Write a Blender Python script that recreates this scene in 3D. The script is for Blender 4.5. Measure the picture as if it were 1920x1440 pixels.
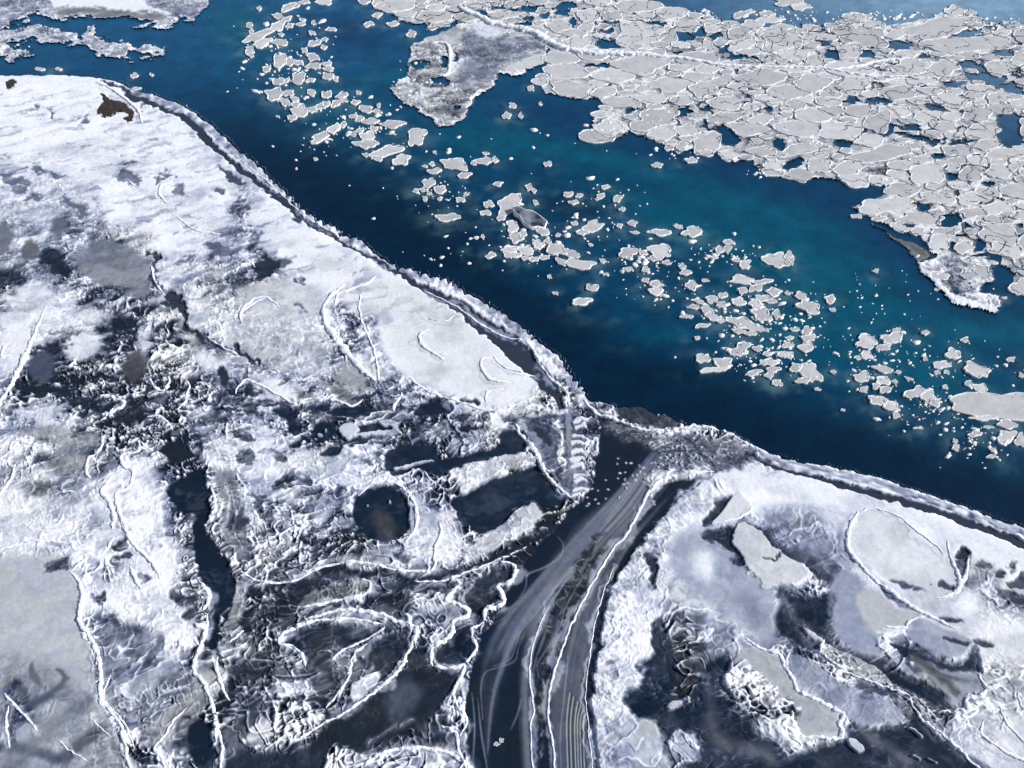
import bpy, math, random
import numpy as np
R = math.radians
scene = bpy.context.scene
for o in list(bpy.data.objects): bpy.data.objects.remove(o)

# ------------------------------------------------------------------ camera, sky, sun
CAM_H, PITCH, VFOV = 60.0, R(48), R(50)
F = 720 / math.tan(VFOV / 2)
cam = bpy.data.objects.new('camera', bpy.data.cameras.new('camera'))
scene.collection.objects.link(cam)
cam.location = (0, 0, CAM_H); cam.rotation_euler = (math.pi / 2 - PITCH, 0, 0)
cam.data.sensor_width = 36; cam.data.lens = 18 * F / 960
cam.data.clip_start = 0.5; cam.data.clip_end = 20000
scene.camera = cam
SUN_EL, SUN_AZ = R(34), R(88)          # azimuth measured from +Y towards +X
world = bpy.data.worlds.new('World'); scene.world = world; world.use_nodes = True
wn = world.node_tree; wn.nodes.clear()
wo = wn.nodes.new('ShaderNodeOutputWorld'); bg = wn.nodes.new('ShaderNodeBackground')
sky = wn.nodes.new('ShaderNodeTexSky'); sky.sky_type = 'NISHITA'; sky.sun_disc = False
sky.sun_elevation = SUN_EL; sky.sun_rotation = SUN_AZ; sky.air_density = 1.0; sky.dust_density = 1.0
bg.inputs[1].default_value = 0.085
wn.links.new(sky.outputs[0], bg.inputs[0]); wn.links.new(bg.outputs[0], wo.inputs[0])
sl = bpy.data.lights.new('sun', 'SUN'); sl.energy = 4.6; sl.angle = R(0.5); sl.color = (1, .972, .93)
so = bpy.data.objects.new('sun', sl); scene.collection.objects.link(so)
so.rotation_euler = (math.pi / 2 - SUN_EL, 0, -SUN_AZ + math.pi)
so.rotation_euler = (R(90) - SUN_EL, 0, R(180) - SUN_AZ)
scene.view_settings.view_transform = 'Standard'; scene.view_settings.look = 'None'
scene.view_settings.gamma = 1; scene.view_settings.exposure = 0.13; scene.view_settings.use_curve_mapping = False
scene.cycles.max_bounces = 4; scene.cycles.diffuse_bounces = 2; scene.cycles.glossy_bounces = 2

# ------------------------------------------------------------------ survey coordinates -> metres on the ground
SP, CP = math.sin(PITCH), math.cos(PITCH)
def ground(u, v):
    x = (np.asarray(u, float) - 960) / F; y = (720 - np.asarray(v, float)) / F
    dy = y * SP + CP; dz = y * CP - SP
    t = -CAM_H / dz
    return x * t, dy * t
def survey(X, Y):
    X = np.asarray(X, float); Y = np.asarray(Y, float)
    d = Y * CP + CAM_H * SP; d = np.maximum(d, 5.0)
    up = Y * SP - CAM_H * CP
    return 960 + F * X / d, 720 - F * up / d

# ------------------------------------------------------------------ noise
_rng = np.random.RandomState(7)
_TAB = _rng.rand(256, 256).astype(np.float32)
def vnoise(x, y, seed=0):
    x = x + seed * 17.31; y = y + seed * 9.77
    xi = np.floor(x); yi = np.floor(y); fx = (x - xi).astype(np.float32); fy = (y - yi).astype(np.float32)
    xi = xi.astype(np.int64) & 255; yi = yi.astype(np.int64) & 255
    x1 = (xi + 1) & 255; y1 = (yi + 1) & 255
    fx = fx * fx * fx * (fx * (fx * 6 - 15) + 10); fy = fy * fy * fy * (fy * (fy * 6 - 15) + 10)
    a = _TAB[yi, xi]; b = _TAB[yi, x1]; c = _TAB[y1, xi]; d = _TAB[y1, x1]
    return ((a + (b - a) * fx) * (1 - fy) + (c + (d - c) * fx) * fy) * 2 - 1
def fbm(x, y, oct=4, seed=0, gain=.5):
    s = 0; a = 1; tot = 0
    for i in range(oct):
        s = s + a * vnoise(x, y, seed + i * 3.7); tot += a; a *= gain
        x, y = (x * .8 - y * .6) * 2.03, (x * .6 + y * .8) * 2.03
    return s / tot * 1.5
def sstep(a, b, x):
    t = np.clip((x - a) / (b - a), 0, 1); return t * t * (3 - 2 * t)

def smooth(pts, closed=False, n=6):
    p = np.array([q[:2] for q in pts], float)
    if len(p) < 3: return p
    m = len(p); out = []
    for i in range(m if closed else m - 1):
        if closed: a, b, c, d = p[i - 1], p[i], p[(i + 1) % m], p[(i + 2) % m]
        else: a, b, c, d = p[max(i - 1, 0)], p[i], p[i + 1], p[min(i + 2, m - 1)]
        for k in range(n):
            t = k / n
            out.append(.5 * ((2 * b) + (c - a) * t + (2 * a - 5 * b + 4 * c - d) * t * t + (3 * b - a - 3 * c + d) * t ** 3))
    if not closed: out.append(p[-1])
    return np.array(out)
def segdist(px, py, P, closed=False):
    """distance, arc length of the nearest point and inside test"""
    n = len(P); best = np.full(px.shape, 1e9, np.float32); arc = np.zeros(px.shape, np.float32)
    ins = np.zeros(px.shape, bool); s0 = 0
    for i in range(n if closed else n - 1):
        ax, ay = P[i]; bx, by = P[(i + 1) % n]; dx, dy = bx - ax, by - ay; L2 = dx * dx + dy * dy + 1e-9
        t = np.clip(((px - ax) * dx + (py - ay) * dy) / L2, 0, 1)
        d = (px - ax - t * dx) ** 2 + (py - ay - t * dy) ** 2
        m = d < best; best = np.where(m, d, best); L = math.sqrt(L2); arc = np.where(m, s0 + t * L, arc); s0 += L
        if closed and ay != by:
            c = ((ay > py) != (by > py)) & (px < dx * (py - ay) / (by - ay) + ax); ins ^= c
    return np.sqrt(best), arc, ins

# ------------------------------------------------------------------ the survey grid
def axis(lo, a, b, hi, step):
    core = list(np.arange(a, b, step)); l = []; s = step; x = a
    while x > lo: s *= 1.12; x -= s; l.append(x)
    r = []; s = step; x = core[-1]
    while x < hi: s *= 1.12; x += s; r.append(x)
    return np.array(l[::-1] + core + r)
GSTEP = 1.55
GU = axis(-1500, -25, 1945, 3400, GSTEP); GV = axis(-420, -12, 1452, 1900, GSTEP)
U, V = np.meshgrid(GU, GV); X, Y = ground(U, V)
print('grid', U.shape)
w1 = fbm(X / 2.2, Y / 2.2, 4, 1); w2 = fbm(X / 2.2, Y / 2.2, 4, 2)
w3 = fbm(X / 9, Y / 9, 3, 3); w4 = fbm(X / 9, Y / 9, 3, 4)
f3 = fbm(X / .6, Y / .6, 3, 5); f4 = fbm(X / .6, Y / .6, 3, 6)
WU = U + 14 * w1 + 5 * f3; WV = V + 11 * w2 + 4 * f4          # ragged edges
MU = U + 5 * w1 + 3.0 * f3; MV = V + 4 * w2 + 2.4 * f4         # fairly clean edges

ROWS = {3: "99999", 4: "9999998", 5: "99999998", 6: "889988998", 7: "77789789978", 8: "786699999698", 9: "66565798768998",
10: "6534448865589998", 11: "587454786678888998", 12: "88863348777775688987", 13: "8878324767776479999976", 14: "843433558767776799998",
15: "6222334457875776689884", 16: "78843345567564456478645334", 17: "7666553458875674357545533454",
18: "7766786368878876347734535678888", 19: "87689972477675258323333555799999988", 20: "88878983575576248846733556887766899998",
21: "8878898446656557887423555787464678998999", 22: "7787589525666666543235458778657578998679",
23: "7789988525335544554224558767776537888976", 24: "7666887433345444464254458747775366878888",
25: "7665775435234433454353448836767446556788", 26: "6664655544454423452254448532477755356667",
27: "5554454745553432332244447622477765645577", 28: "5654446635665332242245446733467765536778",
29: "5545536335333446762245447553234234425788"}
G = np.full((30, 40), .5)
for r, s in ROWS.items():
    for c in range(40): G[r, c] = int(s[min(c, len(s) - 1)]) / 9
for r in range(3): G[r] = .8
gx = np.clip(WU / 48 - .5, 0, 38.999) ; gy = np.clip(WV / 48 - .5, 0, 28.999)
gi = np.floor(gx).astype(int); gj = np.floor(gy).astype(int); gx -= gi; gy -= gj
gx = gx * gx * (3 - 2 * gx); gy = gy * gy * (3 - 2 * gy)
B = (G[gj, gi] * (1 - gx) + G[gj, gi + 1] * gx) * (1 - gy) + (G[gj + 1, gi] * (1 - gx) + G[gj + 1, gi + 1] * gx) * gy
B = B * 1.03 + .01 - .14 * np.sin(np.pi * np.clip(B, 0, 1))
A = np.clip(1.6 * (1.03 - B), .12, 1.15) * sstep(0, .35, B + .15)     # strength of the broken texture
T = np.clip(.34 + .5 * w3, 0, 1)                                     # 0 bluish, 1 neutral / warm
HX = np.zeros_like(B); WET = np.zeros_like(B); ID = np.zeros(B.shape, np.int16)

def _box(P, pad):
    lo = P.min(0) - pad; hi = P.max(0) + pad
    j0, j1 = np.searchsorted(GV, [lo[1], hi[1]]); i0, i1 = np.searchsorted(GU, [lo[0], hi[0]])
    return slice(max(j0 - 1, 0), j1 + 1), slice(max(i0 - 1, 0), i1 + 1)
def put(sl, a, b=None, amp=None, t=None, h=None, wet=None):
    for arr, val in ((B, b), (A, amp), (T, t), (HX, h), (WET, wet)):
        if val is not None: arr[sl] += (val - arr[sl]) * a
def poly(pts, b=None, amp=None, t=None, h=None, wet=None, fe=2.5, ragged=1, op=1, id=None, sm=True):
    P = smooth(pts, True, 5) if sm else np.array(pts, float)
    sl = _box(P, 34)
    uu, vv = ((U, V), (MU, MV), (WU, WV))[ragged]
    d, arc, ins = segdist(uu[sl], vv[sl], P, True)
    sd = np.where(ins, d, -d)
    a = sstep(-fe, fe, sd) * op
    put(sl, a, b, amp, t, h, wet)
    if id is not None: ID[sl] = np.where(sd > 0, id, ID[sl])
    return sl, sd
def ell(cx, cy, rx, ry, rot=0, **k):
    th = np.linspace(0, 2 * math.pi, 14, endpoint=False); c, s = math.cos(R(rot)), math.sin(R(rot))
    x = rx * np.cos(th); y = ry * np.sin(th)
    return poly(list(zip(cx + x * c + y * s, cy - x * s + y * c)), **k)
def stroke(pts, w, b=None, amp=None, t=None, h=None, wet=None, fe=1.5, ragged=1, op=1, id=None):
    P = smooth(pts, False, 6); w = np.atleast_1d(np.array(w, float))
    sl = _box(P, w.max() / 2 + 24)
    uu, vv = ((U, V), (MU, MV), (WU, WV))[ragged]
    d, arc, _ = segdist(uu[sl], vv[sl], P)
    L = np.r_[0, np.cumsum(np.hypot(*np.diff(P, axis=0).T))]
    ww = np.interp(arc / L[-1], np.linspace(0, 1, len(w)), w) / 2
    a = sstep(-fe, fe, ww - d) * op
    put(sl, a, b, amp, t, h, wet)
    if id is not None: ID[sl] = np.where(ww - d > 0, id, ID[sl])
    return sl, a

# ------------------------------------------------------------------ shoreline
SHORE = [(-1500, 150), (-300, 145), (0, 143), (60, 141), (130, 143), (185, 147), (222, 155), (250, 168), (290, 180), (330, 194), (365, 213), (398, 237), (422, 258), (448, 282), (475, 300),
 (497, 320), (527, 350), (556, 378), (585, 400), (612, 418), (638, 427), (646, 440), (675, 447), (700, 470), (722, 487), (770, 503), (812, 515), (856, 532), (882, 550), (908, 565), (957, 593),
 (995, 623), (1018, 645), (1047, 667), (1077, 705), (1096, 727), (1104, 750), (1140, 757), (1160, 765), (1200, 762), (1225, 776), (1248, 777), (1275, 795), (1290, 800), (1306, 795), (1340, 804),
 (1362, 810), (1395, 830), (1432, 846), (1482, 864), (1545, 875), (1600, 886), (1652, 899), (1715, 921), (1790, 946), (1865, 971), (1920, 989), (2100, 1045), (3400, 1400)]
LAND = smooth(SHORE, False, 4)
LP = np.vstack([LAND, [(3400, 1950), (-1550, 1950), (-1550, 150)]])
dl, arcl, insl = segdist(U + .45 * (MU - U), V + .45 * (MV - V), LP, True)
sdl = np.where(insl, dl, -dl)
a_s = arcl - 1500                                       # arc length from the left frame edge
tz = (sstep(380, 520, U) * (1 - sstep(1085, 1110, U)))
q = a_s / 17 + 1.6 * vnoise(a_s / 45, a_s * 0, 3)
tooth = (np.abs((q % 1) - .5) * 2) ** 1.4
sdl = sdl - tz * (1 + 9 * tooth * (.15 + 1.1 * np.abs(vnoise(a_s / 26, a_s * 0, 9))))
ID[sdl > -3.5] = 1
land_edge = sdl

# east shore: everything right of the side channel
CH_L = [(1098, 752), (1126, 800), (1122, 850), (1112, 900), (1092, 940), (1062, 962), (1040, 1000), (1008, 1022), (975, 1060), (963, 1085), (945, 1130), (925, 1165), (903, 1190), (888, 1230), (875, 1300), (868, 1370), (875, 1440), (890, 1900)]
CH_R = [(1345, 885), (1318, 903), (1275, 932), (1238, 968), (1205, 1002), (1172, 1050), (1148, 1100), (1130, 1165), (1119, 1245), (1112, 1320), (1118, 1380), (1122, 1440), (1130, 1900)]
poly([(1390, 840), (1345, 885)] + CH_R[1:] + [(3300, 1900), (3400, 1400), (2000, 1000), (1700, 905), (1500, 855)], id=2, sm=False)
ID[(sdl <= -3.5)] = 0
# side channel, dark water under drifting grease ice
sl, sdc = poly(CH_L + CH_R[::-1] + [(1340, 870), (1290, 830), (1200, 805), (1140, 790)], b=.10, amp=.06, t=.25, h=-.1, wet=1, fe=2, id=3, sm=False)
# ------------------------------------------------------------------ large smooth areas of the shores
poly([(-60, 1045), (0, 1040), (60, 1025), (105, 1040), (130, 1075), (148, 1110), (148, 1180), (175, 1225), (188, 1320), (235, 1400), (245, 1470), (-60, 1470)], b=.72, amp=.09, t=.7, ragged=0, fe=5)
poly([(-60, 1250), (40, 1240), (100, 1260), (150, 1300), (190, 1340), (230, 1400), (240, 1470), (-60, 1470)], b=.58, amp=.24, t=.6, fe=25, op=.9)
stroke([(110, 1255), (122, 1270), (105, 1295), (70, 1320), (20, 1340)], [6, 10, 12, 14, 26], b=.33, amp=.05, t=.4, fe=5, op=.8)
stroke([(60, 1245), (65, 1265), (72, 1280)], 11, b=.4, amp=.05, t=.6, fe=4, op=.8)
poly([(20, 1270), (50, 1290), (60, 1330), (75, 1370), (60, 1410), (30, 1410), (14, 1370), (8, 1320)], b=.36, amp=.3, t=.2, fe=8)
ell(52, 1378, 24, 22, b=.66, amp=.06, t=.2, fe=4)
stroke([(125, 1420), (150, 1400), (190, 1375)], 26, b=.33, amp=.1, t=.9, fe=8, op=.8)
stroke([(0, 1400), (60, 1410), (110, 1425)], 20, b=.3, amp=.1, t=.2, fe=8, op=.8)
# bright snow, upper left
poly([(-50, 150), (190, 158), (250, 240), (330, 250), (420, 330), (480, 400), (560, 450), (640, 470), (700, 520), (640, 560), (560, 520), (500, 470), (430, 380), (380, 470), (290, 420), (200, 330), (100, 290), (-50, 250)], b=.97, amp=.14, t=.45, fe=14, op=.85)
poly([(560, 440), (640, 475), (700, 500), (820, 560), (900, 620), (960, 680), (1000, 715), (985, 745), (930, 760), (870, 745), (800, 725), (750, 700), (715, 650), (705, 600), (660, 590), (640, 560), (600, 540), (540, 530), (530, 480)], b=.93, amp=.08, t=.6, fe=8, ragged=0)
poly([(705, 540), (760, 535), (830, 570), (900, 640), (930, 700), (900, 735), (830, 720), (760, 690), (730, 640)], b=.87, amp=.05, t=.8, fe=14, ragged=0, op=.9)
poly([(440, 545), (520, 525), (600, 545), (605, 590), (560, 605), (480, 600)], b=.74, amp=.12, t=.75, fe=16, op=.8)
poly([(420, 620), (470, 600), (600, 620), (625, 660), (600, 700), (500, 690), (440, 660)], b=.70, amp=.28, t=.7, fe=10, op=.8)
poly([(0, 430), (60, 420), (130, 440), (170, 470), (150, 510), (90, 520), (0, 470)], b=.62, amp=.6, t=.2, fe=14, op=.6)
# slate patches, mostly blue shadow painted into the snow colour
for e in [(247, 337, 22, 11, -20), (307, 335, 17, 5, 12), (335, 365, 16, 10, -20), (420, 357, 10, 8, -40), (455, 377, 8, 7, -40), (460, 398, 16, 9, 0), (422, 470, 26, 9, 18), (405, 458, 14, 7, 0),
          (342, 494, 18, 5, 22), (238, 308, 14, 5, 10), (140, 388, 28, 8, -42), (150, 410, 14, 8, -30), (482, 450, 9, 12, 0), (565, 582, 10, 5, 0), (557, 525, 6, 5, 0), (30, 335, 30, 9, -10),
          (75, 320, 26, 6, -8), (40, 355, 18, 8, 0), (110, 330, 14, 5, 0), (60, 378, 20, 6, 10), (275, 205, 9, 9, -40), (265, 190, 22, 5, -35), (165, 222, 14, 7, -10), (70, 203, 9, 5, -20), (97, 218, 4, 5, 0)]:
    ell(*e, b=.42, amp=.22, t=.08, fe=3, ragged=2)
stroke([(462, 400), (462, 425), (470, 445), (478, 470)], 18, b=.5, amp=1.0, t=.1, fe=8, ragged=2)
ell(497, 500, 22, 19, 0, b=.16, amp=.15, t=.1, fe=5, ragged=2); ell(528, 497, 13, 13, 0, b=.38, amp=.15, t=.8, fe=4, ragged=2)
poly([(350, 500), (440, 480), (470, 505), (440, 560), (390, 590), (340, 560)], amp=.75, fe=16)
poly([(145, 478), (190, 457), (237, 462), (272, 485), (285, 525), (272, 560), (225, 560), (180, 530), (150, 507)], b=.50, amp=.16, t=.5, fe=5)
ell(105, 490, 22, 27, 0, b=.16, amp=.3, t=.1, fe=5, ragged=2); ell(122, 508, 16, 10, -30, b=.08, amp=.2, t=.3, fe=4)
ell(60, 472, 16, 18, 0, b=.40, amp=.05, t=.8, fe=4); ell(6, 448, 15, 30, 0, b=.46, amp=.05, t=.6, fe=5); ell(110, 428, 14, 18, 0, b=.42, amp=.1, t=.5, fe=5)
ell(26, 522, 26, 17, 0, b=.24, amp=.4, t=.05, fe=5, ragged=2)
# thaw crack down the left shore
stroke([(287, 470), (282, 500), (287, 532), (315, 562), (350, 585), (357, 615), (382, 637), (425, 650), (460, 672), (476, 692)], [14, 12, 10, 15, 18, 16, 12, 16, 10, 6], b=.20, amp=.25, t=.35, fe=2, ragged=2, h=-.15)
stroke([(345, 600), (352, 622), (378, 645), (415, 660)], 9, b=.5, amp=.6, t=1, fe=3, ragged=2, op=.7)
# the dark jumble in the middle left
for pts, bb in [([(150, 560), (215, 545), (280, 590), (300, 640), (290, 690), (330, 740), (320, 800), (230, 820), (180, 770), (200, 700), (180, 640)], .26),
                ([(55, 652), (125, 645), (130, 690), (160, 720), (200, 760), (150, 775), (40, 765), (35, 740)], .2)]:
    poly(pts, b=bb, amp=.95, t=.15, fe=10, ragged=2)
ell(78, 690, 24, 32, 0, b=.32, amp=.07, t=.1, fe=6); ell(85, 728, 48, 11, -6, b=.06, amp=.1, t=.2, fe=6, ragged=2)
ell(255, 690, 26, 32, -30, b=.28, amp=.12, t=.9, fe=9); ell(250, 775, 40, 16, 0, b=.08, amp=.3, t=.4, fe=6, ragged=2); ell(215, 605, 28, 16, 0, b=.05, amp=.4, t=.3, fe=6, ragged=2)
ell(160, 752, 34, 9, 0, b=.06, amp=.3, t=.2, fe=5, ragged=2)
ell(332, 845, 22, 19, 0, b=.05, amp=.1, t=.2, fe=3, ragged=2); ell(418, 708, 9, 16, 10, b=.18, amp=.1, t=.5, fe=3)
poly([(355, 895), (375, 888), (392, 910), (400, 950), (390, 975), (372, 990), (350, 962), (328, 938), (318, 915)], b=.06, amp=.12, t=.05, fe=3, ragged=2, wet=1)
stroke([(368, 985), (392, 1050), (412, 1090), (412, 1130), (398, 1160), (402, 1210), (412, 1240)], [20, 34, 56, 50, 26, 16, 10], b=.07, amp=.07, t=.05, fe=4, ragged=1, wet=1, h=-.12)
ell(378, 1398, 26, 46, 12, b=.09, amp=.05, t=.1, fe=4, wet=1)
stroke([(420, 900), (436, 950), (430, 1000), (455, 1040)], [30, 34, 30, 20], b=.52, amp=.1, t=.8, fe=8)
stroke([(455, 1100), (450, 1130), (440, 1165)], [30, 34, 18], b=.55, amp=.06, t=.8, fe=5)
# light snow patches
for e in [(430, 850, 50, 30, 10), (250, 950, 50, 26, 0), (300, 1030, 42, 26, 0), (320, 1170, 46, 38, -20), (250, 1100, 40, 46, 20), (90, 960, 70, 30, 0), (60, 560, 50, 24, 0), (160, 660, 40, 24, 10), (170, 600, 34, 20, 0), (30, 650, 26, 60, 0),
          (385, 678, 30, 16, -20), (525, 745, 44, 18, -25), (590, 860, 70, 22, 10), (840, 1030, 36, 34, 30), (95, 770, 40, 14, 12), (700, 905, 50, 12, 0), (270, 640, 14, 28, 0)]:
    ell(*e, b=.90, amp=.14, t=.55, fe=12, ragged=2, op=.9)
# grey frosted patches
for e in [(120, 820, 70, 18, -6, .58), (130, 870, 44, 26, 0, .52), (70, 920, 26, 14, 0, .42), (250, 1290, 46, 60, 10, .52), (290, 1380, 34, 20, 40, .74), (380, 1290, 40, 34, 40, .72), (350, 1330, 50, 22, 42, .62),
          (300, 1360, 22, 40, -35, .7), (680, 700, 40, 20, -8, .62), (660, 720, 36, 16, -20, .60), (575, 745, 26, 8, -30, .45), (640, 740, 44, 10, -35, .33), (545, 1290, 36, 20, 0, .85), (450, 1260, 40, 18, 0, .4), (620, 1280, 26, 30, 0, .4)]:
    ell(*e[:5], b=e[5], amp=.14, t=.95, fe=9, ragged=1, op=.85)
poly([(195, 1150), (240, 1160), (300, 1200), (355, 1235), (350, 1290), (300, 1330), (270, 1390), (235, 1360), (205, 1310), (198, 1240), (185, 1195)], b=.46, amp=.45, t=.1, fe=16, ragged=2, op=.8)
ell(225, 1185, 34, 16, 10, b=.38, amp=.3, t=.05, fe=10, ragged=2, op=.8); ell(300, 1225, 40, 18, -30, b=.62, amp=.2, t=.3, fe=14, op=.7)
stroke([(20, 1440), (80, 1380), (150, 1330), (185, 1300)], [30, 26, 22, 8], b=.42, amp=.12, t=.5, fe=12, op=.7)
stroke([(150, 1290), (180, 1330), (220, 1385)], [6, 10, 6], b=.5, amp=.2, t=.4, fe=8, op=.6)
stroke([(432, 905), (446, 945), (440, 985), (462, 1035), (480, 1068)], [12, 20, 22, 22, 8], b=.36, amp=.12, t=.6, fe=8, op=.8)
for p_ in ([(404, 912), (414, 940), (408, 965), (398, 985)], [(418, 905), (432, 935), (428, 965), (418, 1000), (425, 1025)], [(436, 925), (446, 960), (438, 990), (448, 1025)], [(462, 1095), (458, 1125), (446, 1160)]): stroke(p_, [1, 4, 3.5, 1], b=.80, amp=.1, t=.3, fe=2, op=.8)
# pools (each becomes its own object)
POOLS = []
def pool(label, pts=None, e=None, b=.10, t=.0, fe=3.2, amp=.13, ragged=1, op=1):
    i = 40 + len(POOLS); POOLS.append((i, label))
    k = dict(b=b, amp=amp, t=t, wet=1, h=-.16, fe=fe, id=i, ragged=ragged)
    poly(pts, **k) if pts else ell(*e, **k)
pool('round navy pool ringed by a pale crescent of ice, below the middle of the snowy shore', e=(717, 964, 57, 51, -25), b=.11, ragged=0, fe=3)
pool('slate blue pool beside the triangular ice slab, under the pale snow bar', [(848, 935), (905, 909), (960, 890), (995, 876), (1010, 890), (1027, 912), (1064, 938), (1045, 952), (1012, 953), (993, 941), (965, 955), (948, 978), (905, 1000), (885, 986), (862, 975), (850, 955)], b=.15)
pool('wide dark blue pool with a ragged shoreline reaching towards the triangular slab', [(730, 842), (770, 836), (812, 832), (828, 862), (880, 852), (930, 838), (942, 815), (975, 812), (984, 842), (950, 854), (887, 866), (845, 892), (822, 897), (787, 884), (735, 897), (727, 865)], b=.12)
pool('dark tilted oval pool with pale ice crumbs, left of the pool with the pale island', e=(605, 811, 26, 17, 22), b=.12)
pool('long dark pool holding a pale island of ice', e=(684, 812, 50, 18, 10), b=.12)
pool('dark hook shaped pool left of the tilted oval pool', [(508, 772), (535, 765), (556, 780), (566, 805), (560, 816), (545, 812), (540, 790), (522, 782)], b=.14)
pool('small dark oval pool pressed against the curved white ridge', e=(596, 764, 24, 9, -4), b=.10)
pool('flat dark pool under the curved white ridge', e=(655, 773, 44, 9, 2), b=.13)
pool('dark spindle shaped pool below the long thin ridge', e=(815, 768, 38, 13, 8), b=.14)
pool('narrow dark pool on the grey flat above the round pool', e=(620, 848, 22, 8, 22), b=.16)
pool('dark curved pool sheltered under the bat wing of white ridges', [(530, 1203), (560, 1183), (620, 1173), (665, 1172), (640, 1195), (618, 1205), (600, 1222), (585, 1237), (562, 1220)], b=.10, t=.4)
pool('dark inner pool of the bat wing, right of the curved one', [(632, 1195), (670, 1174), (712, 1176), (690, 1192), (655, 1212), (636, 1218)], b=.12, t=.5)
pool('black triangular pool in the right fold of the white ridges', [(682, 1205), (730, 1190), (766, 1190), (756, 1228), (722, 1270), (703, 1262), (695, 1240), (672, 1228)], b=.09, t=.7)
pool('black water behind the zigzag ridge beside the side channel', [(880, 1108), (905, 1080), (940, 1065), (958, 1072), (948, 1095), (928, 1105), (938, 1125), (905, 1142), (895, 1165), (880, 1160), (882, 1140), (868, 1120)], b=.09, t=.15)
pool('dark pocket of water between two jagged white ridges', [(850, 1195), (878, 1185), (888, 1215), (868, 1243), (835, 1248), (818, 1245), (822, 1222)], b=.10, t=.15)
poly([(640, 800), (665, 797), (672, 810), (660, 826), (645, 824)], b=.78, amp=.1, t=.2, h=.05, wet=0, fe=1.5); stroke([(665, 822), (700, 818), (740, 815), (740, 800), (715, 795)], [6, 8, 12, 14, 8], b=.75, amp=.2, t=.2, h=.05, wet=0)
for e in [(598, 815, 6, 3, 0), (610, 806, 3, 2, 0), (590, 822, 4, 2, 0), (690, 950, 3, 2, 0), (660, 948, 8, 3, -60), (727, 945, 2, 2, 0)]: ell(*e, b=.7, amp=.1, h=.04, wet=0, fe=1)
ell(722, 985, 22, 30, 20, b=.30, amp=.15, t=1, fe=14, op=.8)
stroke([(757, 928), (772, 960), (772, 995), (765, 1010)], [3, 7, 7, 2], b=.72, amp=.05, t=.3, h=.06, wet=0, fe=1.5)
stroke([(742, 882), (770, 875), (800, 865), (812, 868)], [8, 7, 5, 2], b=.8, amp=.2, t=.2, h=.05, wet=0)
stroke([(640, 1195), (632, 1215), (640, 1228)], 4, b=.4, amp=.1, wet=.5)
# small dark hollows
for e in [(465, 860, 15, 19, -15), (527, 867, 17, 8, -5), (525, 907, 22, 11, 20), (345, 1350, 6, 4, 0), (112, 1062, 17, 13, 0), (235, 1020, 14, 10, 25), (235, 1048, 20, 8, 20), (270, 1090, 14, 8, -40), (193, 1128, 8, 7, 0), (210, 1165, 22, 9, -5),
          (345, 1125, 22, 12, -10), (350, 1150, 12, 11, 0), (330, 1005, 12, 4, 0), (445, 980, 18, 10, 60), (490, 1000, 20, 8, 30), (585, 930, 30, 10, 20), (490, 960, 12, 22, 0), (760, 1045, 20, 8, 0), (640, 1000, 22, 8, 20),
          (830, 750, 14, 5, 0), (790, 745, 16, 5, 0), (735, 760, 24, 5, 0), (880, 750, 16, 5, -10), (690, 865, 10, 6, 0), (770, 750, 12, 5, 0), (455, 820, 18, 7, 0), (400, 780, 24, 6, 10), (480, 765, 16, 6, -5), (90, 832, 12, 5, 5), (85, 855, 20, 6, -10)]:
    ell(*e, b=.24, amp=.3, t=.4, fe=4, ragged=2, op=.9)
# lower middle: dark basin and its slabs
poly([(440, 1085), (560, 1095), (700, 1070), (820, 1085), (900, 1062), (960, 1062), (900, 1160), (880, 1240), (840, 1300), (850, 1360), (870, 1460), (430, 1460), (410, 1380), (420, 1250), (440, 1180), (500, 1110)], b=.22, amp=.32, t=.4, fe=8, op=.7)
poly([(553, 1135), (600, 1102), (660, 1087), (692, 1090), (697, 1105), (682, 1119), (630, 1130), (572, 1141)], b=.5, amp=.35, t=.95, fe=3)
poly([(700, 1300), (760, 1262), (850, 1262), (858, 1290), (838, 1325), (800, 1350), (750, 1380), (700, 1400), (640, 1420), (560, 1420), (640, 1345)], b=.09, amp=.18, t=.35, fe=8)
poly([(440, 1420), (560, 1412), (640, 1430), (680, 1460), (440, 1460)], b=.12, amp=.2, t=.2, fe=8)
poly([(730, 1290), (770, 1275), (790, 1300), (770, 1340), (735, 1360), (725, 1330)], b=.3, amp=.12, t=.1, fe=12)
stroke([(770, 1350), (720, 1375), (690, 1395)], 10, b=.5, amp=.2, t=.3, fe=6, op=.7)
poly([(480, 1370), (510, 1340), (560, 1330), (600, 1350), (560, 1390), (500, 1405), (470, 1395)], b=.66, amp=1.1, t=.7, fe=5, ragged=2)
poly([(520, 1280), (560, 1275), (585, 1295), (560, 1315), (525, 1310)], b=.85, amp=.4, t=.4, fe=6, ragged=2)
poly([(660, 1290), (700, 1262), (712, 1270), (690, 1300), (660, 1320)], b=.84, amp=.3, t=.3, fe=3)
poly([(700, 1420), (760, 1408), (840, 1416), (868, 1445), (690, 1460)], b=.66, amp=.9, t=.3, fe=4, ragged=2)
poly([(610, 1420), (650, 1400), (690, 1425), (670, 1450), (620, 1450)], b=.6, amp=1, t=.2, fe=6, ragged=2)
poly([(790, 1110), (850, 1085), (870, 1110), (850, 1135), (868, 1150), (840, 1180), (800, 1210), (780, 1180), (770, 1140)], b=.52, amp=.8, t=.25, fe=8, ragged=2)
stroke([(780, 1088), (847, 1081), (911, 1056), (988, 1020), (1040, 995)], [8, 9, 10, 8, 10], b=.05, amp=.05, t=.1, fe=2)
stroke([(480, 1105), (560, 1100), (640, 1072), (720, 1078), (790, 1090), (860, 1110)], [20, 18, 14, 14, 18, 16], b=.12, amp=.35, t=.3, fe=5, ragged=2)
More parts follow.
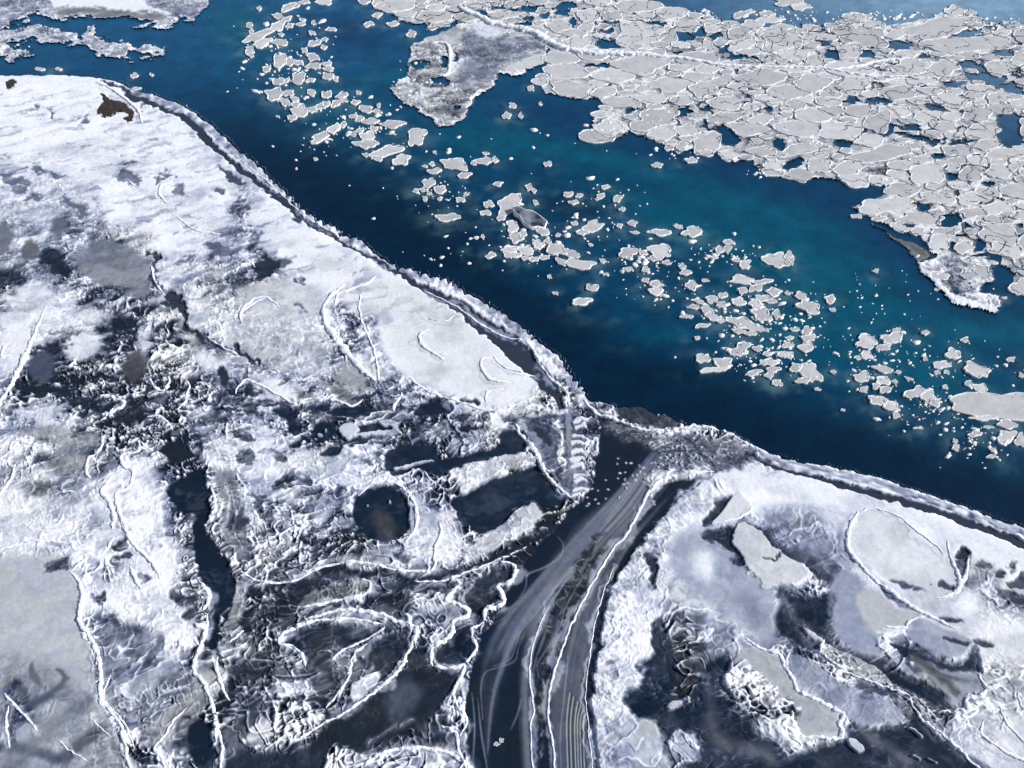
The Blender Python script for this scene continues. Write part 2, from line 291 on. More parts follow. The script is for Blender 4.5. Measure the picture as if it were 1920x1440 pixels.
# snow bars between the pools
poly([(838, 890), (877, 873), (940, 857), (988, 852), (1000, 864), (995, 877), (955, 886), (908, 910), (886, 922), (862, 930), (850, 912)], b=.78, amp=.36, t=.7, h=.1, wet=0, fe=4, ragged=1, id=1)
poly([(1000, 944), (1014, 964), (1006, 986), (976, 1006), (930, 1033), (875, 1062), (866, 1046), (900, 1014), (948, 982), (975, 955)], b=.80, amp=.38, t=.5, h=.1, wet=0, fe=4, id=1)
# ------------------------------------------------------------------ grease ice in the side channel
def lerpline(t, L=CH_L[:-1], Rr=CH_R[:-1], jit=0):
    a = smooth(L, False, 4); b = smooth(Rr, False, 4); n = 26
    def rs(p):
        s = np.r_[0, np.cumsum(np.hypot(*np.diff(p, axis=0).T))]; k = np.linspace(0, s[-1], n)
        return np.c_[np.interp(k, s, p[:, 0]), np.interp(k, s, p[:, 1])]
    a = rs(a); b = rs(b); return a * (1 - t) + b * t
rr = random.Random(5)
for i in range(64):
    t = .42 + .56 * (i + rr.random()) / 64
    P = lerpline(t); i0 = rr.randint(2, 10); i1 = rr.randint(i0 + 6, 26)
    stroke([tuple(p) for p in P[i0:i1:2]], [.6, rr.uniform(1.5, 6), rr.uniform(1.5, 7), .6], b=rr.choice([.30, .38, .46, .56, .14, .2]), amp=.04, t=rr.uniform(.4, 1), fe=rr.uniform(1.5, 4), op=rr.uniform(.4, .85), ragged=0, wet=.5)
stroke([(1250, 842), (1222, 895), (1165, 955), (1108, 1000), (1060, 1065), (1015, 1125), (960, 1180), (925, 1228)], [10, 34, 46, 44, 50, 52, 36, 8], b=.54, amp=.05, t=.45, fe=14, op=.8, ragged=0, wet=.4)
stroke([(1215, 870), (1150, 950), (1085, 1035), (1040, 1120), (1000, 1190), (985, 1260), (985, 1340), (990, 1440)], [8, 22, 30, 34, 20, 14, 16, 18], b=.56, amp=.05, t=.4, fe=8, op=.75, ragged=0, wet=.4)
for i in range(60):
    o = rr.uniform(-34, 38); k = rr.uniform(-6, 6)
    stroke([(1240 + o * .5, 850 + k), (1165 + o, 955 + k), (1062 + o, 1065 + k), (1008 + o * 1.2, 1130), (950 + o * 1.3, 1190 + o)], [1, 2, 2.6, 2.2, .6], b=rr.choice([.66, .6, .55, .2, .3]), amp=.03, fe=2.6, op=.32, ragged=0)
for i in range(34):                       # silky wisps swinging out to the left bank
    a0 = rr.random(); o = rr.uniform(-12, 12); e_ = rr.uniform(0, 1)
    stroke([(1170 - 60 * a0, 930 + 70 * a0), (1090 + o, 1020 + o), (1040 - 25 * a0 + o, 1085 + 10 * e_), (990 - 40 * a0, 1150 + 20 * e_), (955 - 45 * a0, 1215 + 30 * e_), (925 - 25 * a0, 1290 + 60 * e_), (915 - 15 * a0, 1400 + 40 * e_)][:rr.randint(5, 7)],
           [1, rr.uniform(4, 12), rr.uniform(6, 14), rr.uniform(3, 10), 1], b=rr.choice([.50, .44, .56, .38, .12]), amp=.03, t=.3, fe=rr.uniform(3, 7), op=rr.uniform(.16, .40), ragged=0)
poly([(1150, 1062), (1180, 1010), (1165, 1040), (1140, 1085), (1122, 1130), (1110, 1190), (1100, 1260), (1096, 1320), (1104, 1380), (1112, 1450), (1042, 1450), (1036, 1390), (1030, 1340), (1040, 1265), (1060, 1215), (1082, 1160), (1110, 1100)], b=.42, amp=.06, t=.4, fe=8, op=.75, ragged=0, wet=.3)
for i, xx in enumerate([1062, 1069, 1077, 1082, 1087, 1093]):
    stroke([(xx + 6, 1300 + 8 * i), (xx, 1360), (xx + 3, 1460)], 2.2, b=.72, amp=.05, t=.9, fe=1, op=.85, ragged=0)
    stroke([(xx + 9, 1300 + 8 * i), (xx + 3.5, 1360), (xx + 6, 1460)], 2.6, b=.2, amp=.05, t=.9, fe=1, op=.8, ragged=0)
for pts in [[(1120, 1010), (1085, 1060), (1060, 1120), (1040, 1170), (1035, 1200)], [(1128, 1035), (1095, 1080), (1075, 1130), (1060, 1170)], [(1010, 1440), (1012, 1380), (1014, 1330), (1020, 1270), (1030, 1230)]]:
    stroke(pts, [8, 14, 18, 10], b=.12, amp=.35, t=.8, fe=4, ragged=2, op=.85)
for pts, w in [([(1108, 1060), (1082, 1100), (1060, 1140), (1050, 1175), (1030, 1210), (1008, 1245), (1010, 1270)], 2.5), ([(1090, 1040), (1060, 1090), (1030, 1137), (1004, 1197), (993, 1264), (1001, 1331), (995, 1363), (1000, 1450)], 6),
               ([(1045, 1007), (1056, 1022), (1050, 1045), (1020, 1065), (990, 1078), (986, 1100), (975, 1120)], 3), ([(983, 1190), (972, 1215), (965, 1240), (935, 1252), (910, 1262), (902, 1290), (905, 1350)], 1.6), ([(975, 1185), (966, 1215), (955, 1238), (925, 1250)], 1.4),
               ([(978, 1310), (970, 1340), (958, 1368)], 2.5), ([(885, 1300), (890, 1360), (886, 1440)], 3), ([(896, 1310), (903, 1380), (915, 1450)], 3), ([(1065, 1230), (1058, 1300), (1050, 1380), (1052, 1450)], 2)]:
    stroke(pts, [1, w, w, 1], b=.58, amp=.05, t=.3, fe=2, op=.8, ragged=0)
stroke([(1338, 887), (1312, 907), (1272, 934), (1236, 970), (1204, 1003), (1172, 1050), (1147, 1100), (1128, 1168), (1117, 1248), (1110, 1320), (1117, 1380), (1120, 1460)], [5, 8, 9, 10, 9, 9, 10, 9, 9, 8, 9, 10], b=.09, amp=.04, t=.05, fe=1.5, ragged=1, wet=1, h=-.1)
poly([(1130, 790), (1200, 808), (1290, 815), (1360, 830), (1420, 855), (1380, 880), (1330, 885), (1280, 895), (1215, 915), (1225, 880), (1230, 850), (1190, 830), (1150, 815)], b=.34, amp=.38, t=.45, fe=10, ragged=2, wet=0)
poly([(1210, 890), (1260, 885), (1320, 875), (1345, 885), (1310, 895), (1255, 905), (1225, 925), (1215, 950)], b=.62, amp=.55, t=.4, fe=6, ragged=2, wet=0)
poly([(1158, 768), (1200, 764), (1226, 778), (1248, 779), (1276, 798), (1255, 806), (1200, 800), (1170, 785)], b=.24, amp=.25, t=.6, fe=3, wet=0)
for i in range(70):
    t = rr.random(); x = 1290 - 200 * t + rr.gauss(0, 30); y = 845 + 100 * t + rr.gauss(0, 14)
    ell(x, y, rr.uniform(1.2, 3.5), rr.uniform(1, 2.2), rr.uniform(-20, 40), b=.8, amp=.05, fe=1, h=.03, ragged=0)
# triangular slab
TRI = [(966, 800), (985, 781), (1020, 771), (1060, 768), (1084, 771), (1094, 830), (1099, 870), (1096, 912), (1082, 936), (1068, 938), (1042, 908), (1018, 874), (988, 828)]
# ------------------------------------------------------------------ east shore
poly([(1345, 880), (1420, 885), (1500, 905), (1600, 935), (1700, 965), (1800, 1000), (1990, 1060), (1990, 1110), (1900, 1070), (1800, 1030), (1720, 985), (1640, 950), (1560, 950), (1450, 930), (1390, 925), (1340, 960), (1290, 960), (1260, 985), (1290, 935)], b=.93, amp=.12, t=.35, fe=9, ragged=2)
poly([(1290, 925), (1340, 925), (1310, 975), (1260, 1020), (1240, 1080), (1230, 1150), (1210, 1210), (1195, 1260), (1180, 1300), (1190, 1360), (1230, 1400), (1240, 1460), (1128, 1460), (1120, 1340), (1132, 1200), (1150, 1110), (1200, 1020), (1245, 970)], b=.83, amp=.42, t=.25, fe=8, ragged=2)
poly([(1270, 1010), (1330, 990), (1370, 1020), (1400, 1070), (1440, 1110), (1460, 1170), (1440, 1210), (1390, 1180), (1330, 1140), (1280, 1100), (1255, 1060)], b=.66, amp=.18, t=0, fe=14)
ell(1318, 1062, 22, 26, 0, b=.93, amp=.05, t=.3, fe=16); ell(1405, 1150, 40, 20, -40, b=.58, amp=.2, t=0, fe=14)
for pts in [[(1322, 998), (1390, 974), (1402, 985), (1438, 1000), (1480, 1015), (1520, 1040), (1560, 1060), (1555, 1100), (1520, 1090), (1510, 1065), (1470, 1038), (1445, 1028), (1420, 1000), (1390, 985), (1375, 1020), (1395, 1055), (1375, 1050), (1345, 1020)],
            [(1335, 945), (1360, 925), (1375, 925), (1355, 965), (1325, 985)], [(1195, 1042), (1232, 1045), (1235, 1065), (1222, 1105), (1215, 1070)], [(1225, 1170), (1248, 1165), (1256, 1205), (1272, 1285), (1255, 1290), (1235, 1240), (1215, 1200)]]:
    poly(pts, b=.14, amp=.35, t=.05, fe=5, ragged=2)
poly([(1420, 975), (1500, 960), (1590, 975), (1590, 1060), (1560, 1090), (1520, 1060), (1470, 1025)], b=.58, amp=.35, t=.05, fe=18, ragged=2, op=.6)
poly([(1454, 1104), (1486, 1117), (1518, 1124), (1556, 1117), (1555, 1174), (1569, 1209), (1610, 1229), (1649, 1241), (1690, 1268), (1740, 1290), (1768, 1305), (1783, 1328), (1741, 1322), (1703, 1299), (1658, 1277), (1600, 1262), (1537, 1228), (1510, 1215), (1467, 1190), (1446, 1161), (1460, 1136)], b=.14, amp=.22, t=.1, fe=8, ragged=1, wet=1, h=-.1, id=30)
stroke([(1462, 1115), (1478, 1145), (1505, 1180), (1530, 1212), (1545, 1235)], [8, 16, 22, 22, 16], b=.36, amp=.25, t=.4, fe=8, wet=0); stroke([(1505, 1178), (1520, 1190), (1540, 1196)], [4, 12, 9], b=.76, amp=.2, t=.9, fe=2.5, wet=0, h=.05)
poly([(1550, 1100), (1572, 1072), (1600, 1085), (1625, 1130), (1640, 1190), (1650, 1228), (1610, 1225), (1572, 1200), (1557, 1160)], b=.62, amp=.14, t=.0, fe=7)
poly([(1600, 1120), (1640, 1112), (1680, 1142), (1712, 1152), (1690, 1176), (1640, 1184), (1612, 1160)], b=.72, amp=.07, t=1, fe=5)
poly([(1665, 1203), (1706, 1210), (1754, 1238), (1802, 1243), (1826, 1214), (1830, 1258), (1786, 1258), (1722, 1243), (1678, 1220)], b=.16, amp=.2, t=0, fe=7, wet=1, h=-.1, id=31)
poly([(1706, 1228), (1770, 1257), (1828, 1260), (1846, 1286), (1809, 1306), (1786, 1328), (1764, 1296), (1735, 1262)], b=.64, amp=.18, t=.6, fe=7, wet=0)
stroke([(1715, 1232), (1750, 1262), (1790, 1300)], [14, 12, 8], b=.32, amp=.1, t=1, fe=6)
stroke([(1645, 1200), (1670, 1225), (1695, 1250), (1722, 1278)], [10, 24, 20, 8], b=.7, amp=.75, t=.3, fe=4, ragged=2, wet=0, h=.05)
ell(1768, 1270, 26, 4, -15, b=.42, amp=.1, t=.8, fe=3)
poly([(1345, 1232), (1366, 1229), (1356, 1283), (1375, 1331), (1413, 1363), (1450, 1395), (1470, 1460), (1300, 1460), (1247, 1400), (1199, 1347), (1155, 1315), (1183, 1287), (1192, 1261), (1225, 1229), (1245, 1240), (1262, 1285), (1290, 1318), (1311, 1312), (1308, 1267)], b=.13, amp=.26, t=0, fe=9, ragged=2, wet=1, h=-.1, id=32)
stroke([(1330, 1295), (1332, 1345), (1345, 1385), (1385, 1405), (1430, 1412), (1445, 1430)], [10, 22, 28, 30, 30, 14], b=.31, amp=.12, t=.35, fe=12)
ell(1262, 1322, 18, 9, 10, b=.66, amp=.3, t=.6, fe=3, wet=0, h=.05); ell(1212, 1375, 20, 15, -30, b=.70, amp=.1, t=.8, fe=4, wet=0, h=.05); ell(1275, 1405, 34, 26, 0, b=.62, amp=.5, t=.1, fe=8, ragged=2, wet=0, h=.05)
ell(1180, 1410, 50, 30, 0, b=.80, amp=.5, t=.1, fe=10, ragged=2, wet=0, h=.05)
poly([(1578, 1362), (1640, 1366), (1690, 1362), (1712, 1332), (1740, 1368), (1790, 1412), (1840, 1460), (1480, 1460), (1500, 1412), (1560, 1395), (1578, 1380)], b=.14, amp=.22, t=.1, fe=8, wet=1, h=-.1, id=33)
stroke([(1612, 1370), (1660, 1400), (1700, 1430)], [6, 20, 24], b=.31, amp=.15, t=.35, fe=9); stroke([(1720, 1350), (1740, 1375), (1755, 1392)], [4, 14, 4], b=.34, amp=.1, t=1, fe=5)
poly([(1585, 1384), (1600, 1384), (1618, 1402), (1608, 1412), (1592, 1402)], b=.75, amp=.2, fe=1.5, h=.05, wet=0); stroke([(1700, 1370), (1712, 1374), (1724, 1384)], 6, b=.8, fe=1.5, h=.05, wet=0); stroke([(1706, 1420), (1718, 1427)], 5, b=.75, fe=1.5, h=.05, wet=0); stroke([(1738, 1423), (1750, 1427)], 4, b=.7, fe=1.5, h=.05, wet=0)
poly([(1480, 1228), (1530, 1246), (1570, 1280), (1620, 1300), (1660, 1318), (1686, 1350), (1670, 1366), (1640, 1361), (1590, 1352), (1560, 1325), (1495, 1292), (1476, 1258)], b=.60, amp=.30, t=.1, fe=4, wet=0, h=.06)
ell(1630, 1292, 50, 12, -32, b=.25, amp=.3, t=.1, fe=8, ragged=2)
# circle of snow and dark clusters
poly([(1612, 965), (1645, 958), (1690, 980), (1730, 1010), (1755, 1035), (1780, 1060), (1790, 1100), (1760, 1118), (1700, 1105), (1650, 1085), (1600, 1040), (1597, 1000)], b=.86, amp=.08, t=.6, fe=8)
ell(1682, 1003, 22, 26, 20, b=.80, amp=.05, t=1, fe=10); ell(1800, 1044, 19, 16, 0, b=.18, amp=.4, t=.1, fe=4, ragged=2); stroke([(1800, 1055), (1803, 1085)], 8, b=.35, amp=.3, fe=4)
for e in [(1840, 1068, 14, 5, 0), (1864, 1078, 10, 9, 0), (1886, 1064, 8, 6, 0), (1902, 1092, 14, 11, 0), (1909, 1082, 10, 6, -20), (1890, 1118, 14, 9, 0), (1912, 1126, 12, 8, 0), (1690, 1095, 26, 5, -10), (1725, 1105, 12, 5, 0), (1765, 1095, 18, 8, 0), (1780, 1165, 20, 5, 0), (1845, 1205, 18, 8, 0)]:
    ell(*e, b=.24, amp=.3, t=.15, fe=4, ragged=2, op=.9)
poly([(1760, 1270), (1850, 1280), (1990, 1270), (1990, 1300), (1900, 1300)], b=.4, amp=.3, t=.1, fe=8, op=.6)
stroke([(1630, 1085), (1665, 1120), (1700, 1140), (1740, 1155)], [5, 10, 8, 3], b=.34, amp=.2, t=.1, fe=3)
# ------------------------------------------------------------------ moat behind the shore-fast ledge
MO1 = [(190, 152), (228, 166), (252, 186), (275, 194), (305, 205), (342, 222), (370, 243), (385, 262), (408, 283), (432, 303), (465, 331), (495, 353), (517, 370), (540, 387), (562, 407), (582, 422), (602, 432), (630, 448), (652, 463), (690, 480), (722, 496), (747, 511), (785, 537), (830, 560), (870, 586), (900, 610), (935, 632), (962, 655), (990, 682), (1015, 708), (1034, 732), (1048, 758), (1052, 772)]
MW1 = [3, 8, 14, 10, 7, 12, 16, 12, 9, 10, 8, 9, 16, 16, 9, 11, 8, 5, 5, 5, 8, 12, 16, 20, 22, 26, 30, 34, 36, 34, 30, 22, 8]
stroke(MO1, MW1, b=.235, amp=.03, t=.12, h=-.16, wet=1, fe=1.6, id=20)
MO2 = [(1395, 852), (1440, 871), (1490, 886), (1560, 905), (1640, 926), (1720, 951), (1800, 977), (1880, 1007), (1960, 1037), (2300, 1150), (3300, 1450)]
stroke(MO2, [3, 12, 15, 16, 17, 18, 18, 19, 20, 20, 20], b=.225, amp=.02, t=.12, h=-.16, wet=1, fe=1.6, id=21)
# inner second lead, patchy
stroke([(405, 312), (432, 330), (445, 345), (460, 352)], [4, 12, 14, 4], b=.33, amp=.1, t=.1, fe=2, ragged=2); ell(558, 417, 9, 5, -20, b=.3, amp=.05, t=.1, fe=1.5)
t2g = fbm(X / .9, Y / .9, 3, 12)
# shore-fast ledge colour
sl_ = np.s_[:, :]
band = sstep(-2, 3, land_edge) * (1 - sstep(12, 20, land_edge)) * (U > 230) * (U < 1110) * (ID == 1)
grain = .6 * vnoise(a_s / 8, land_edge / 12, 5) + .5 * t2g
B += (np.clip(.66 + .35 * grain, 0, 1) - B) * band * .9; A += (.25 - A) * band; T += (.15 - T) * band
HX -= .10 * band
band = sstep(-2, 2, land_edge) * (1 - sstep(16, 22, land_edge)) * (U > 1420) * (ID == 2); HX -= .10 * band
B += (np.clip(.68 + .4 * vnoise(a_s / 14, land_edge / 4, 6), 0, 1) - B) * band * .9; A += (.15 - A) * band; T += (.0 - T) * band
# serrated snow on the channel side of the east shore
dd, aa, _ = segdist(U, V, smooth(CH_R, False, 4))
comb = (1 - sstep(30, 60, dd)) * (ID == 2) * (U > 1118) * (V > 900)
cb = .5 * vnoise(aa / 5 + 2 * w1, dd / 26, 8) + .5 * f3; B += .2 * comb * cb; HX += .05 * comb * cb

# ------------------------------------------------------------------ rock, slabs on the shores (own objects)
EXTRA = {}
def ext(i, name, label, cat, mat='ice', kind=None): EXTRA[i] = (name, label, cat, mat, kind)
poly([(187, 177), (196, 180), (207, 186), (225, 189), (240, 200), (251, 215), (252, 235), (240, 233), (230, 224), (240, 218), (232, 211), (220, 210), (207, 222), (191, 222), (185, 205), (195, 196)], b=-.5, amp=0, h=.12, fe=1.2, ragged=1, id=60, sm=False)
ext(60, 'bare_rock', 'dark brown hooked patch of bare rock showing through the snow near the shoreline', 'rock', 'rock')
poly([(10, 161), (20, 155), (31, 160), (27, 168), (18, 173)], b=-.5, amp=0, h=.1, fe=1.2, id=61); ext(61, 'bare_rock', 'small dark spot of bare rock in the snow at the far left edge', 'rock', 'rock')
poly(TRI, b=.36, amp=.3, t=.15, h=.1, fe=1.5, wet=0, id=62); ext(62, 'ice_slab', 'triangular slate blue ice slab with a comb of white teeth at the channel mouth', 'ice slab')
stroke([(1062, 770), (1068, 830), (1075, 880), (1074, 930)], 9, b=.56, amp=.05, t=.3, fe=2); stroke([(985, 785), (1020, 776), (1058, 776)], 9, b=.76, amp=.4, t=.6, fe=2, h=.1)
q2 = [(1085, 790 + 14 * i) for i in range(11)]
for (x, y) in q2:
    y += rr.uniform(-4, 4); stroke([(1075, y + 4), (1088, y + rr.uniform(-2, 4)), (rr.uniform(1092, 1104), y + rr.uniform(2, 7))], [rr.uniform(5, 11), rr.uniform(5, 11), 3], b=.88, amp=.1, t=.1, fe=1.5, h=.12, id=62)
ell(1008, 828, 24, 18, -40, b=.17, amp=.1, t=.1, fe=6); stroke([(1048, 800), (1045, 825), (1052, 850), (1058, 870)], 13, b=.7, amp=.7, t=.7, fe=3, ragged=2)
poly([(1380, 925), (1392, 934), (1407, 955), (1386, 972), (1334, 986), (1352, 962)], b=.84, amp=.06, t=.8, fe=1.5, ragged=0, h=.05, id=63); ext(63, 'ice_slab', 'smooth pale grey ice slab shaped like a kite, near the mouth of the side channel', 'ice slab')
poly([(1387, 982), (1419, 998), (1444, 1027), (1463, 1036), (1499, 1062), (1516, 1078), (1503, 1097), (1486, 1104), (1454, 1097), (1430, 1110), (1412, 1078), (1393, 1049), (1371, 1017)], b=.78, amp=.12, t=.8, fe=2, h=.05, id=64); ext(64, 'ice_slab', 'grey frosted two lobed ice slab with a dark cut in its waist', 'ice slab')
stroke([(1430, 1050), (1445, 1053), (1462, 1040)], 5, b=.25, amp=.3, fe=2, ragged=2); stroke([(1499, 1064), (1512, 1078), (1500, 1093), (1485, 1100)], 6, b=.92, amp=.1, fe=2)
poly([(1371, 1242), (1390, 1222), (1412, 1216), (1457, 1230), (1470, 1256), (1486, 1278), (1495, 1300), (1531, 1316), (1566, 1336), (1572, 1356), (1573, 1380), (1515, 1389), (1462, 1392), (1448, 1363), (1396, 1341), (1374, 1315), (1355, 1283)], b=.68, amp=.12, t=.95, fe=3, wet=0, h=.08, id=65); ext(65, 'ice_slab', 'big rubble crusted ice slab fenced by a white ridge on its right side', 'ice slab')
poly([(1371, 1242), (1400, 1250), (1440, 1290), (1480, 1320), (1500, 1380), (1462, 1392), (1448, 1363), (1396, 1341), (1374, 1315), (1355, 1283)], b=.68, amp=1.1, t=.6, fe=10, ragged=2)
poly([(1543, 1200), (1560, 1212), (1594, 1228), (1652, 1263), (1668, 1289), (1626, 1279), (1578, 1257), (1537, 1226)], b=.62, amp=.45, t=.9, fe=2, wet=0, h=.08, id=66); ext(66, 'ice_slab', 'long narrow grey ice slab lying across the dark lead of the right shore', 'ice slab')
poly([(1697, 1190), (1702, 1170), (1732, 1164), (1770, 1183), (1824, 1203), (1805, 1231), (1770, 1234), (1719, 1212)], b=.64, amp=.12, t=.1, fe=3, wet=0, h=.06, id=67); ext(67, 'ice_slab', 'rounded lavender grey ice slab with a white rim on its left, above the beige fan', 'ice slab')
stroke([(1765, 1202), (1790, 1208), (1815, 1212)], [4, 7, 8], b=.2, amp=.1, t=.1, fe=3)

# ------------------------------------------------------------------ ice beyond the channel: islets, tongue, pack
ICE = np.full(B.shape, -50.0)          # signed distance of the far ice
def far(pts, i, b, amp, t, fe=3, sm=False, ragged=2, edge=.95):
    sl, sd = poly(pts, b=b, amp=amp, t=t, fe=fe, wet=0, h=0, id=i, sm=sm, ragged=ragged)
    e = np.exp(-((sd - 3) / 2.5) ** 2) * .7
    B[sl] += (edge - B[sl]) * e
    ICE[sl] = np.maximum(ICE[sl], sd)
far([(-1500, 60), (-100, 62), (0, 52), (45, 40), (75, 30), (95, 30), (100, 38), (130, 38), (160, 35), (200, 32), (230, 38), (265, 45), (310, 50), (330, 42), (375, 45), (385, 10), (382, -60), (300, -400), (-1500, -400)], 70, .62, .5, .25)
ext(70, 'snowy_islet', 'long snow covered ice islet with a grey shelf along the top left edge', 'islet')
poly([(98, -40), (290, -40), (270, 10), (330, 25), (280, 24), (200, 18), (120, 14), (98, 10)], b=.95, amp=.08, t=.5, fe=3)
stroke([(115, 24), (160, 22), (220, 26), (300, 34)], 13, b=.52, amp=.15, t=.9, fe=4)
far([(-200, 50), (0, 57), (25, 50), (80, 52), (88, 60), (130, 58), (142, 66), (138, 76), (110, 79), (50, 76), (20, 88), (0, 96), (-200, 110)], 71, .62, .5, .4); ext(71, 'rubble_ice', 'grey slushy ice patch at the left edge below the snowy islet', 'rubble ice')
far([(128, 80), (142, 68), (165, 55), (182, 64), (230, 84), (252, 86), (272, 88), (316, 97), (304, 110), (285, 108), (244, 96), (242, 112), (233, 114), (207, 98), (186, 104), (176, 92)], 72, .58, .5, .4); ext(72, 'rubble_ice', 'pointed grey ice raft tapering to the right in the upper left channel', 'rubble ice')
far([(-60, 92), (20, 90), (40, 92), (65, 94), (62, 104), (35, 110), (30, 123), (18, 114), (0, 108), (-60, 115)], 73, .55, .7, .4); ext(73, 'rubble_ice', 'broken ice crumbs at the left edge above the shoreline', 'rubble ice')
PACK = [(730, -400), (728, 0), (738, 30), (765, 47), (800, 44), (804, 60), (860, 42), (890, 46), (1000, 75), (1030, 95), (1027, 122), (1013, 155), (1022, 175), (1070, 187), (1105, 186), (1132, 193), (1120, 215), (1110, 245), (1120, 261), (1180, 250), (1220, 262), (1247, 272), (1268, 290), (1297, 277), (1312, 291), (1345, 286), (1377, 304), (1402, 298), (1430, 318), (1465, 330), (1500, 341), (1527, 334), (1577, 340), (1630, 343), (1660, 350), (1657, 362), (1640, 372), (1595, 388), (1612, 400), (1640, 410), (1667, 425), (1690, 437), (1725, 446), (1737, 460), (1740, 478), (1800, 500), (1860, 502), (1875, 490), (1890, 512), (1897, 545), (1920, 558), (2100, 600), (3400, 800),
 (3400, 150), (2100, 60), (1915, 45), (1845, 42), (1828, 28), (1815, 14), (1775, 12), (1752, 32), (1690, 44), (1640, 46), (1600, 24), (1560, 44), (1490, 48), (1440, 56), (1400, 44), (1368, 46), (1350, 33), (1292, 27), (1230, 20), (1214, 12), (1210, -400)]
far(PACK, 10, .69, .50, .9, fe=2, ragged=1, edge=.8)
dp, _, ip = segdist(U, V, np.array(PACK), True); 
LEADS = [(1280, 68, 26, 9, -15), (1310, 61, 12, 8, 0), (1341, 70, 14, 6, 15), (1355, 92, 12, 7, 0), (1142, 84, 22, 9, 0), (1135, 58, 12, 5, 0), (1142, 42, 20, 3, 0), (1200, 42, 24, 3, 0), (1235, 46, 15, 5, -10), (1272, 100, 8, 3, 0), (1384, 108, 12, 4, 0), (1412, 109, 9, 3, 0),
 (1180, 209, 8, 5, 0), (1277, 212, 9, 8, 0), (1327, 203, 7, 4, 0), (1322, 232, 5, 10, 0), (1355, 243, 10, 8, 0), (1367, 260, 19, 13, -30), (1442, 207, 10, 4, 0), (1462, 272, 12, 11, 0), (1490, 307, 22, 9, 25), (1120, 122, 22, 3, 0), (1402, 183, 5, 3, 0), (1677, 86, 34, 8, 0), (1625, 100, 12, 8, 0), (1560, 102, 15, 8, 0),
 (1497, 80, 8, 5, 0), (1537, 77, 18, 3, 0), (1810, 65, 30, 5, 15), (1737, 109, 10, 3, 0), (1810, 122, 16, 8, 0), (1840, 127, 18, 5, -20), (1790, 156, 22, 5, 10), (1840, 146, 45, 8, -5), (1890, 165, 26, 9, -15), (1647, 190, 24, 6, 0), (1600, 188, 8, 7, 0), (1752, 205, 18, 5, -15), (1662, 245, 16, 11, 25), (1712, 240, 14, 7, 0),
 (1712, 258, 34, 4, -12), (1752, 270, 12, 3, 0), (1580, 270, 18, 9, -10), (1895, 244, 26, 34, 0), (1797, 270, 14, 3, 0), (1760, 295, 14, 4, 0), (1785, 332, 14, 8, -15), (1850, 320, 8, 4, 0), (1852, 345, 10, 3, 0), (1885, 100, 26, 4, 0), (1727, 387, 14, 9, 0), (1782, 415, 24, 11, 15), (1837, 462, 12, 12, -40), (1865, 487, 14, 10, -35), (1878, 528, 22, 26, -30),
 (1785, 462, 6, 9, 0), (1915, 422, 6, 4, 0), (1793, 362, 4, 6, 0), (1702, 425, 9, 4, 0), (960, 22, 12, 4, 0), (1000, 18, 22, 6, 0), (1065, 12, 20, 8, 0), (1022, 30, 10, 5, 0), (1052, 25, 16, 5, 0), (912, 26, 12, 3, -20), (990, 36, 9, 3, 0), (980, 46, 16, 2.5, 0), (1075, 44, 6, 8, 0), (1560, 20, 40, 6, 0), (1480, 30, 22, 8, 20), (1540, 40, 18, 5, 10)]
SDL = np.full(B.shape, -99.0)
for (cx, cy, rx, ry, rot) in LEADS:
    c, s = math.cos(R(rot)), math.sin(R(rot)); dx = MU - cx; dy = MV - cy
    r = np.sqrt(((dx * c - dy * s) / rx) ** 2 + ((dx * s + dy * c) / ry) ** 2)
    SDL = np.maximum(SDL, (1 - r) * min(rx, ry))
crack = np.abs(fbm(X / 3.4, Y / 3.4, 3, 31))
openw = np.clip(sstep(.3, .8, .5 + fbm(X / 14, Y / 14, 2, 33)) + .8 * sstep(1650, 1850, U) + .6 * sstep(110, 60, V), 0, 1.3)
gap = (SDL > 0) | ((crack < .06 * openw) & (SDL > -30))
ID[(ID == 10) & gap] = 0
# darker wet rubble along the pack's lower left fringe
FR_Z = [(1250, 210, 90, 24, -8), (1160, 170, 60, 20, -10), (1420, 252, 80, 24, -16), (1520, 285, 50, 22, -15), (1650, 325, 34, 14, 0), (1420, 185, 70, 12, -6)]
ZR = np.zeros(B.shape)
for (cx, cy, rx, ry, rot) in FR_Z:
    c, s = math.cos(R(rot)), math.sin(R(rot)); dx = WU - cx; dy = WV - cy
    ZR = np.maximum(ZR, sstep(1.25, .75, np.sqrt(((dx * c - dy * s) / rx) ** 2 + ((dx * s + dy * c) / ry) ** 2)))
for e in [(1270, 205, 120, 18, -6), (1420, 250, 80, 20, -18), (1500, 275, 60, 16, -15), (1210, 215, 60, 20, 0), (1640, 320, 40, 14, 0), (1120, 150, 40, 12, -10), (1240, 160, 40, 8, 0)]:
    ell(*e, b=.47, amp=.7, t=.85, fe=12, ragged=2, op=.75)
TONG = [(795, 75), (770, 82), (768, 100), (764, 145), (742, 147), (731, 165), (742, 185), (780, 207), (805, 220), (827, 240), (855, 235), (872, 220), (885, 192), (910, 175), (927, 162), (932, 142), (952, 140), (965, 147), (987, 144), (990, 132), (1017, 122), (1029, 118), (1022, 78), (970, 62), (930, 48), (880, 38), (832, 57)]
far(TONG, 11, .60, .62, .85, ragged=1)
ext(11, 'rubble_ice', 'grey tongue of rubble ice jutting into the blue channel below the long white ridge', 'rubble ice')
poly([(875, 62), (960, 62), (1010, 78), (990, 105), (930, 135), (880, 168), (862, 150), (870, 100)], b=.50, amp=.35, t=.35, fe=8, ragged=2)
